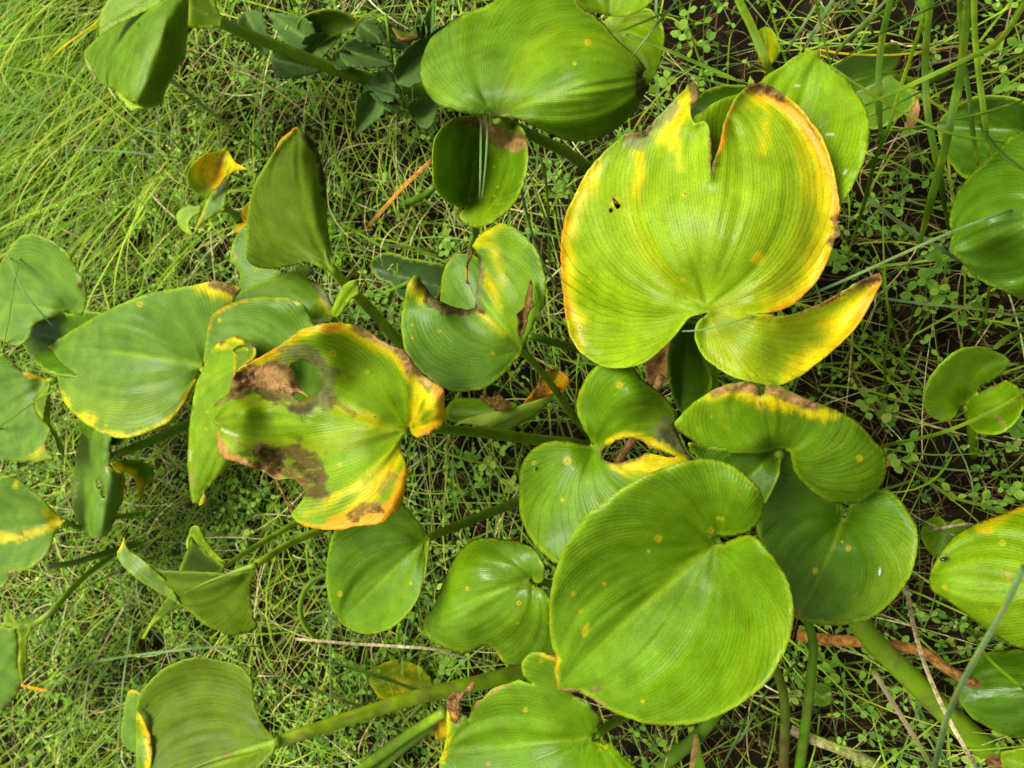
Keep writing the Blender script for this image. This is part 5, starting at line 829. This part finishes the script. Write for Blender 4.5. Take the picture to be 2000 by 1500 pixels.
flat_thing('dead_leaf', 'dark brown shred of dead leaf stuck to the cup-shaped leaf', 'dead leaf', out="1036,546! 1039,565 1037,580! 1042,597! 1032,610 1027,633 1017,663! 1013,647 1014,627! 1010,615! 1022,600 1027,577", P=(1033,555), T=(1017,660), z=(.240,0,0,0,.002), mat='dry', base='D', rim=None, mid=0, nv=6, g=4)
flat_thing('dead_leaf', 'small tan leaf fragment under the small wet arrow leaf', 'dead leaf', out="1790,185! 1796,215 1785,245 1770,270 1762,265 1772,235 1780,205", P=(1790,190), T=(1768,268), z=(.03,0,0,0,.002), mat='dry', base='T', rim=None, mid=0, nv=4, g=5)
flat_thing('dead_leaf', 'brown crumpled stub at the foot of the thick stalk', 'dead leaf', out="1930,1478! 1945,1474 1955,1480! 1964,1492 1960,1503! 1945,1500 1926,1490", P=(1930,1482), T=(1960,1500), z=(.075,0,0,0,.004), mat='dry', base='B', rim=None, mid=0, nv=4, g=4)
flat_thing('dead_leaf', 'small folded tan scrap above the arrow leaf litter', 'dead leaf', out="1715,900! 1735,893 1745,905 1725,912", P=(1718,902), T=(1744,904), z=(.03,0,0,0,.002), mat='dry', base='T', rim=None, mid=0, nv=3, g=5)
flat_thing('fallen_scrap', 'orange scrap of leaf behind the crumpled yellow leaf and funnel-shaped leaf', 'dead leaf', out="470,420 480,400 500,390 500,440 490,455 465,452! 455,456 460,440 475,435", P=(490,400), T=(460,452), z=(.10,0,0,0,.004), mat='matte', base='Y', rim=None, mid=0, nv=4, paint=(('s','O',10,.8,"485,400 480,430"),))
flat_thing('fallen_scrap', 'brown and yellow curled scrap beside the ragged-edged leaf', 'dead leaf', out="845,1400 865,1390 872,1410 870,1440 852,1440", P=(850,1400), T=(865,1438), z=(.07,0,0,0,.004), mat='matte', base='Y', rim=None, mid=0, nv=4, paint=(('s','B',10,.8,"850,1420"),))

# ---------------------------------------------------------------- herb with dull dark green leaves
def herb(label, stem_pts, leaves, group='dull dark green herbs'):
    org = W(*stem_pts[-1]).tolist(); root = thing('leafy_herb', label, 'plant', org, group)
    petiole_mesh('stem', stem_pts, 7, 8, root, org, 'g', 'petiole', len(leaves))
    for bx, by, tx, ty, hw, z, colr in leaves:
        b = np.array((bx, by), float); t = np.array((tx, ty), float); d = (t - b); L = np.linalg.norm(d); d /= L; nn = np.array([-d[1], d[0]]); q = []
        k = 15
        for s in (1, -1):
            for i in (range(k) if s == 1 else range(k, 0, -1)):
                f = i / k; w = 1.18 * hw * math.sin(math.pi * min(1, f ** .62)) ** .95 * (1.35 - .62 * f) * (1 + (.05 if i % 2 else -.05)); p = b + d * L * f + nn * s * w; q.append('%.1f,%.1f%s' % (p[0], p[1], '!' if i in (0, k) else ''))
        blade('leaf', ' '.join(q), (bx, by), (tx, ty), (z, -.005, -.008, 0, .006), 'herb', colr, parent=root, org=org, nv=7, rim=None, mid=.35, g=5)
PAL['h2'] = (.095, .185, .030); PAL['h3'] = (.10, .20, .03)
herb('dull dark green herb under the hooded leaf stalk, broad leaves either side', [(612,86,.085),(640,110,.06),(655,140,.03),(660,155,0)], [(610,84,517,22,23,.10,'h2'),(530,114,634,140,23,.085,'h'),(614,86,657,70,17,.09,'h'),(591,103,672,63,18,.095,'h3'),(478,22,526,116,20,.085,'h2')])
herb('dull dark green herb with toothed leaves between the hooded leaf stalk and domed leaf', [(754,30,.10),(758,60,.10),(765,110,.08),(772,162,.06),(800,215,.03),(810,235,0)], [(663,95,776,128,19,.10,'h2'),(650,112,712,127,15,.095,'h2'),(702,46,762,92,17,.095,'h2'),(740,52,812,102,17,.09,'h'),(774,164,905,25,23,.09,'h'),(772,162,706,178,24,.085,'h'),(738,180,692,269,20,.08,'h2'),(806,234,862,195,22,.075,'h2'),(790,215,700,160,12,.09,'h')])
herb('light green narrow-leaved herb beside the rusty-rimmed withered leaf', [(826,80,.08),(824,100,.05),(822,115,0)], [(826,78,816,6,7,.10,'h3'),(829,76,848,-6,8,.10,'h3')])

# ---------------------------------------------------------------- sprigs that can be picked out singly
_lm = {}
def sprig_leaf_mesh(ci):
    if ci not in _lm:
        c = np.array(CHK[ci]); o = mesh_obj('leaf', LT * np.array([1, 1.3, 1]), LF, 'chick', None, None, c[None] * (.92 + .16 * (np.abs(LT[:, 1]) > .01))[:, None])
        _lm[ci] = o.data; bpy.data.objects.remove(o)
    return _lm[ci]
def sprig(label, x, y, z, dx, dy, size, pairs, ci, group):
    top = W(x, y, z); foot = W(x + dx, y + dy, 0.0); org = foot; root = thing('creeping_sprig', label, 'sprig', org.tolist(), group)
    n = 7; t = np.linspace(0, 1, n)[:, None]; path = foot * (1 - t) + top * t; path[:, 2] = top[2] * np.sin(t[:, 0] * math.pi / 2)
    V, F = tube(path, np.linspace(.0008, .0005, n), 5); mesh_obj('stem', V, F, 'petiole', root, org, (.17, .27, .05))
    for j in range(pairs):
        f = 1 - j * .26; p = path[min(n - 1, max(0, int(round(f * (n - 1)))))]; 
        for s in (0, math.pi):
            o = bpy.data.objects.new('leaf', sprig_leaf_mesh(ci)); COL.objects.link(o); o.parent = root
            o.location = (p - org).tolist(); k = size * (.75 if j == 0 else 1.0) * (.85 + .3 * rs.rand())
            o.scale = (k, k * (1 + .25 * rs.rand()), k); o.rotation_euler = (.4 * rs.randn(), -.10 - .35 * rs.rand(), s + j * 1.45 + rs.rand() * .6 + x)
SP = [('below the torn yellow side lobe', [(1705,775),(1692,805),(1722,800),(1752,778),(1640,525),(1622,505),(1770,770)]), ('on dark soil by the rippled leaf', [(1810,545),(1835,565),(1822,530),(1890,530),(1795,598)]), ('around the small torn glossy leaf', [(1765,868),(1780,885),(1985,830),(1975,870),(1955,950),(1990,955),(1930,975)]),
      ('beside the thick stalk foot', [(1740,1345),(1755,1320),(1680,1390),(1875,1480),(1745,1475),(1590,1270),(1560,1330),(1540,1355),(1625,1290)]), ('under the largest smooth leaf margin', [(1240,1430),(1265,1450),(1290,1470),(1320,1425),(1250,1480)]),
      ('among the tall grass blades', [(1975,5),(1945,85),(1958,110),(1950,130),(1965,165),(1985,175),(1800,35),(1998,95)]), ('between domed leaf and torn yellow leaf', [(1340,65),(1325,70),(1375,90),(1360,85),(1290,190),(1305,180),(1090,370),(1103,378)]),
      ('by the concave leaf edge', [(843,257),(832,270),(846,262),(905,470),(880,480),(875,475),(893,490)]), ('below the spoon-shaped leaf', [(755,1270),(735,1310),(705,1310),(690,1300),(760,1250),(880,1285),(895,1290),(900,1320),(870,1310),(770,1410),(660,1450),(690,1455)]),
      ('under the decaying leaf lower edge', [(480,960),(500,980),(520,950),(540,970),(560,990),(490,1000),(530,1010),(465,990)]), ('in the meadow by the upturned leaves', [(440,1030),(425,1015),(455,1045),(490,1040),(470,1060),(120,1330),(180,1350),(140,1420),(205,1400),(90,1450)]),
      ('between cup leaf and withering rolled leaf', [(755,580),(770,600),(745,610),(785,625),(720,610),(735,590),(925,885),(960,900),(940,930),(990,870),(900,900),(1000,950)])]
for where, pts in SP:
    for i, (x, y) in enumerate(pts):
        sprig('tiny pale green oval-leaved sprig ' + where, x, y, .03 + .03 * rs.rand(), 40 * rs.randn(), 40 * rs.randn(), .0062 + .003 * rs.rand(), 3 if i % 3 else 2, i % 4, 'creeping sprigs ' + where)
flat_thing('round_leaf', 'small round pennywort-like leaf on the dark soil beside the dark olive stalk', 'leaf', out="1583,1352 1588,1340 1602,1335 1618,1340 1626,1353 1624,1368 1612,1378 1598,1378 1587,1368 1584,1358 1594,1358!", P=(1596,1358), T=(1624,1362), z=(.035,0,0,0,.003), base='gb', nv=6, mid=.1, rim=None, g=5)

# ---------------------------------------------------------------- insects
def ell(c, r, n=10, m=7):
    V = []; F = []
    for i in range(m + 1):
        ph = math.pi * i / m
        for k in range(n): th = 2 * math.pi * k / n; V.append((c[0] + r[0] * math.sin(ph) * math.cos(th), c[1] + r[1] * math.sin(ph) * math.sin(th), c[2] + r[2] * math.cos(ph)))
    for i in range(m):
        for k in range(n): F.append((i*n + k, (i+1)*n + k, (i+1)*n + (k+1) % n, i*n + (k+1) % n))
    return np.array(V), F
def insect(name, label, x, y, key, az, ln, wd, body, head):
    zf = LEAVES[key][1]; z = float(zf(np.array([x]), np.array([y]))[0]) + .0012; p = W(x, y, z); r = thing(name, label, 'insect', p.tolist()); r.rotation_euler = (0, 0, az)
    V, F = ell((0, 0, wd * .6), (ln * .5, wd * .5, wd * .5)); mesh_obj('body', V, F, 'bug', r, None, body)
    V, F = ell((ln * .52, 0, wd * .5), (wd * .32, wd * .36, wd * .3)); mesh_obj('head', V, F, 'bug', r, None, head)
    for s in (-1, 1):
        for j in (-.3, .05, .35):
            V, F = tube(np.array([(j * ln, s * wd * .3, wd * .4), (j * ln * 1.2, s * wd * .75, wd * .5), (j * ln * 1.4, s * wd * 1.1, -.0006)]), wd * .05, 5); mesh_obj('leg', V, F, 'bug', r, None, head)
insect('small_beetle', 'tiny shiny black beetle on the broad orange-margined leaf', 1842, 1091, 'II', .35, .0034, .0019, (.012, .014, .022), (.01, .01, .012))
insect('leafhopper', 'tiny pale leafhopper on the round glossy leaf', 1718, 1117, 'C', 1.45, .0042, .0016, (.45, .55, .42), (.35, .45, .3))
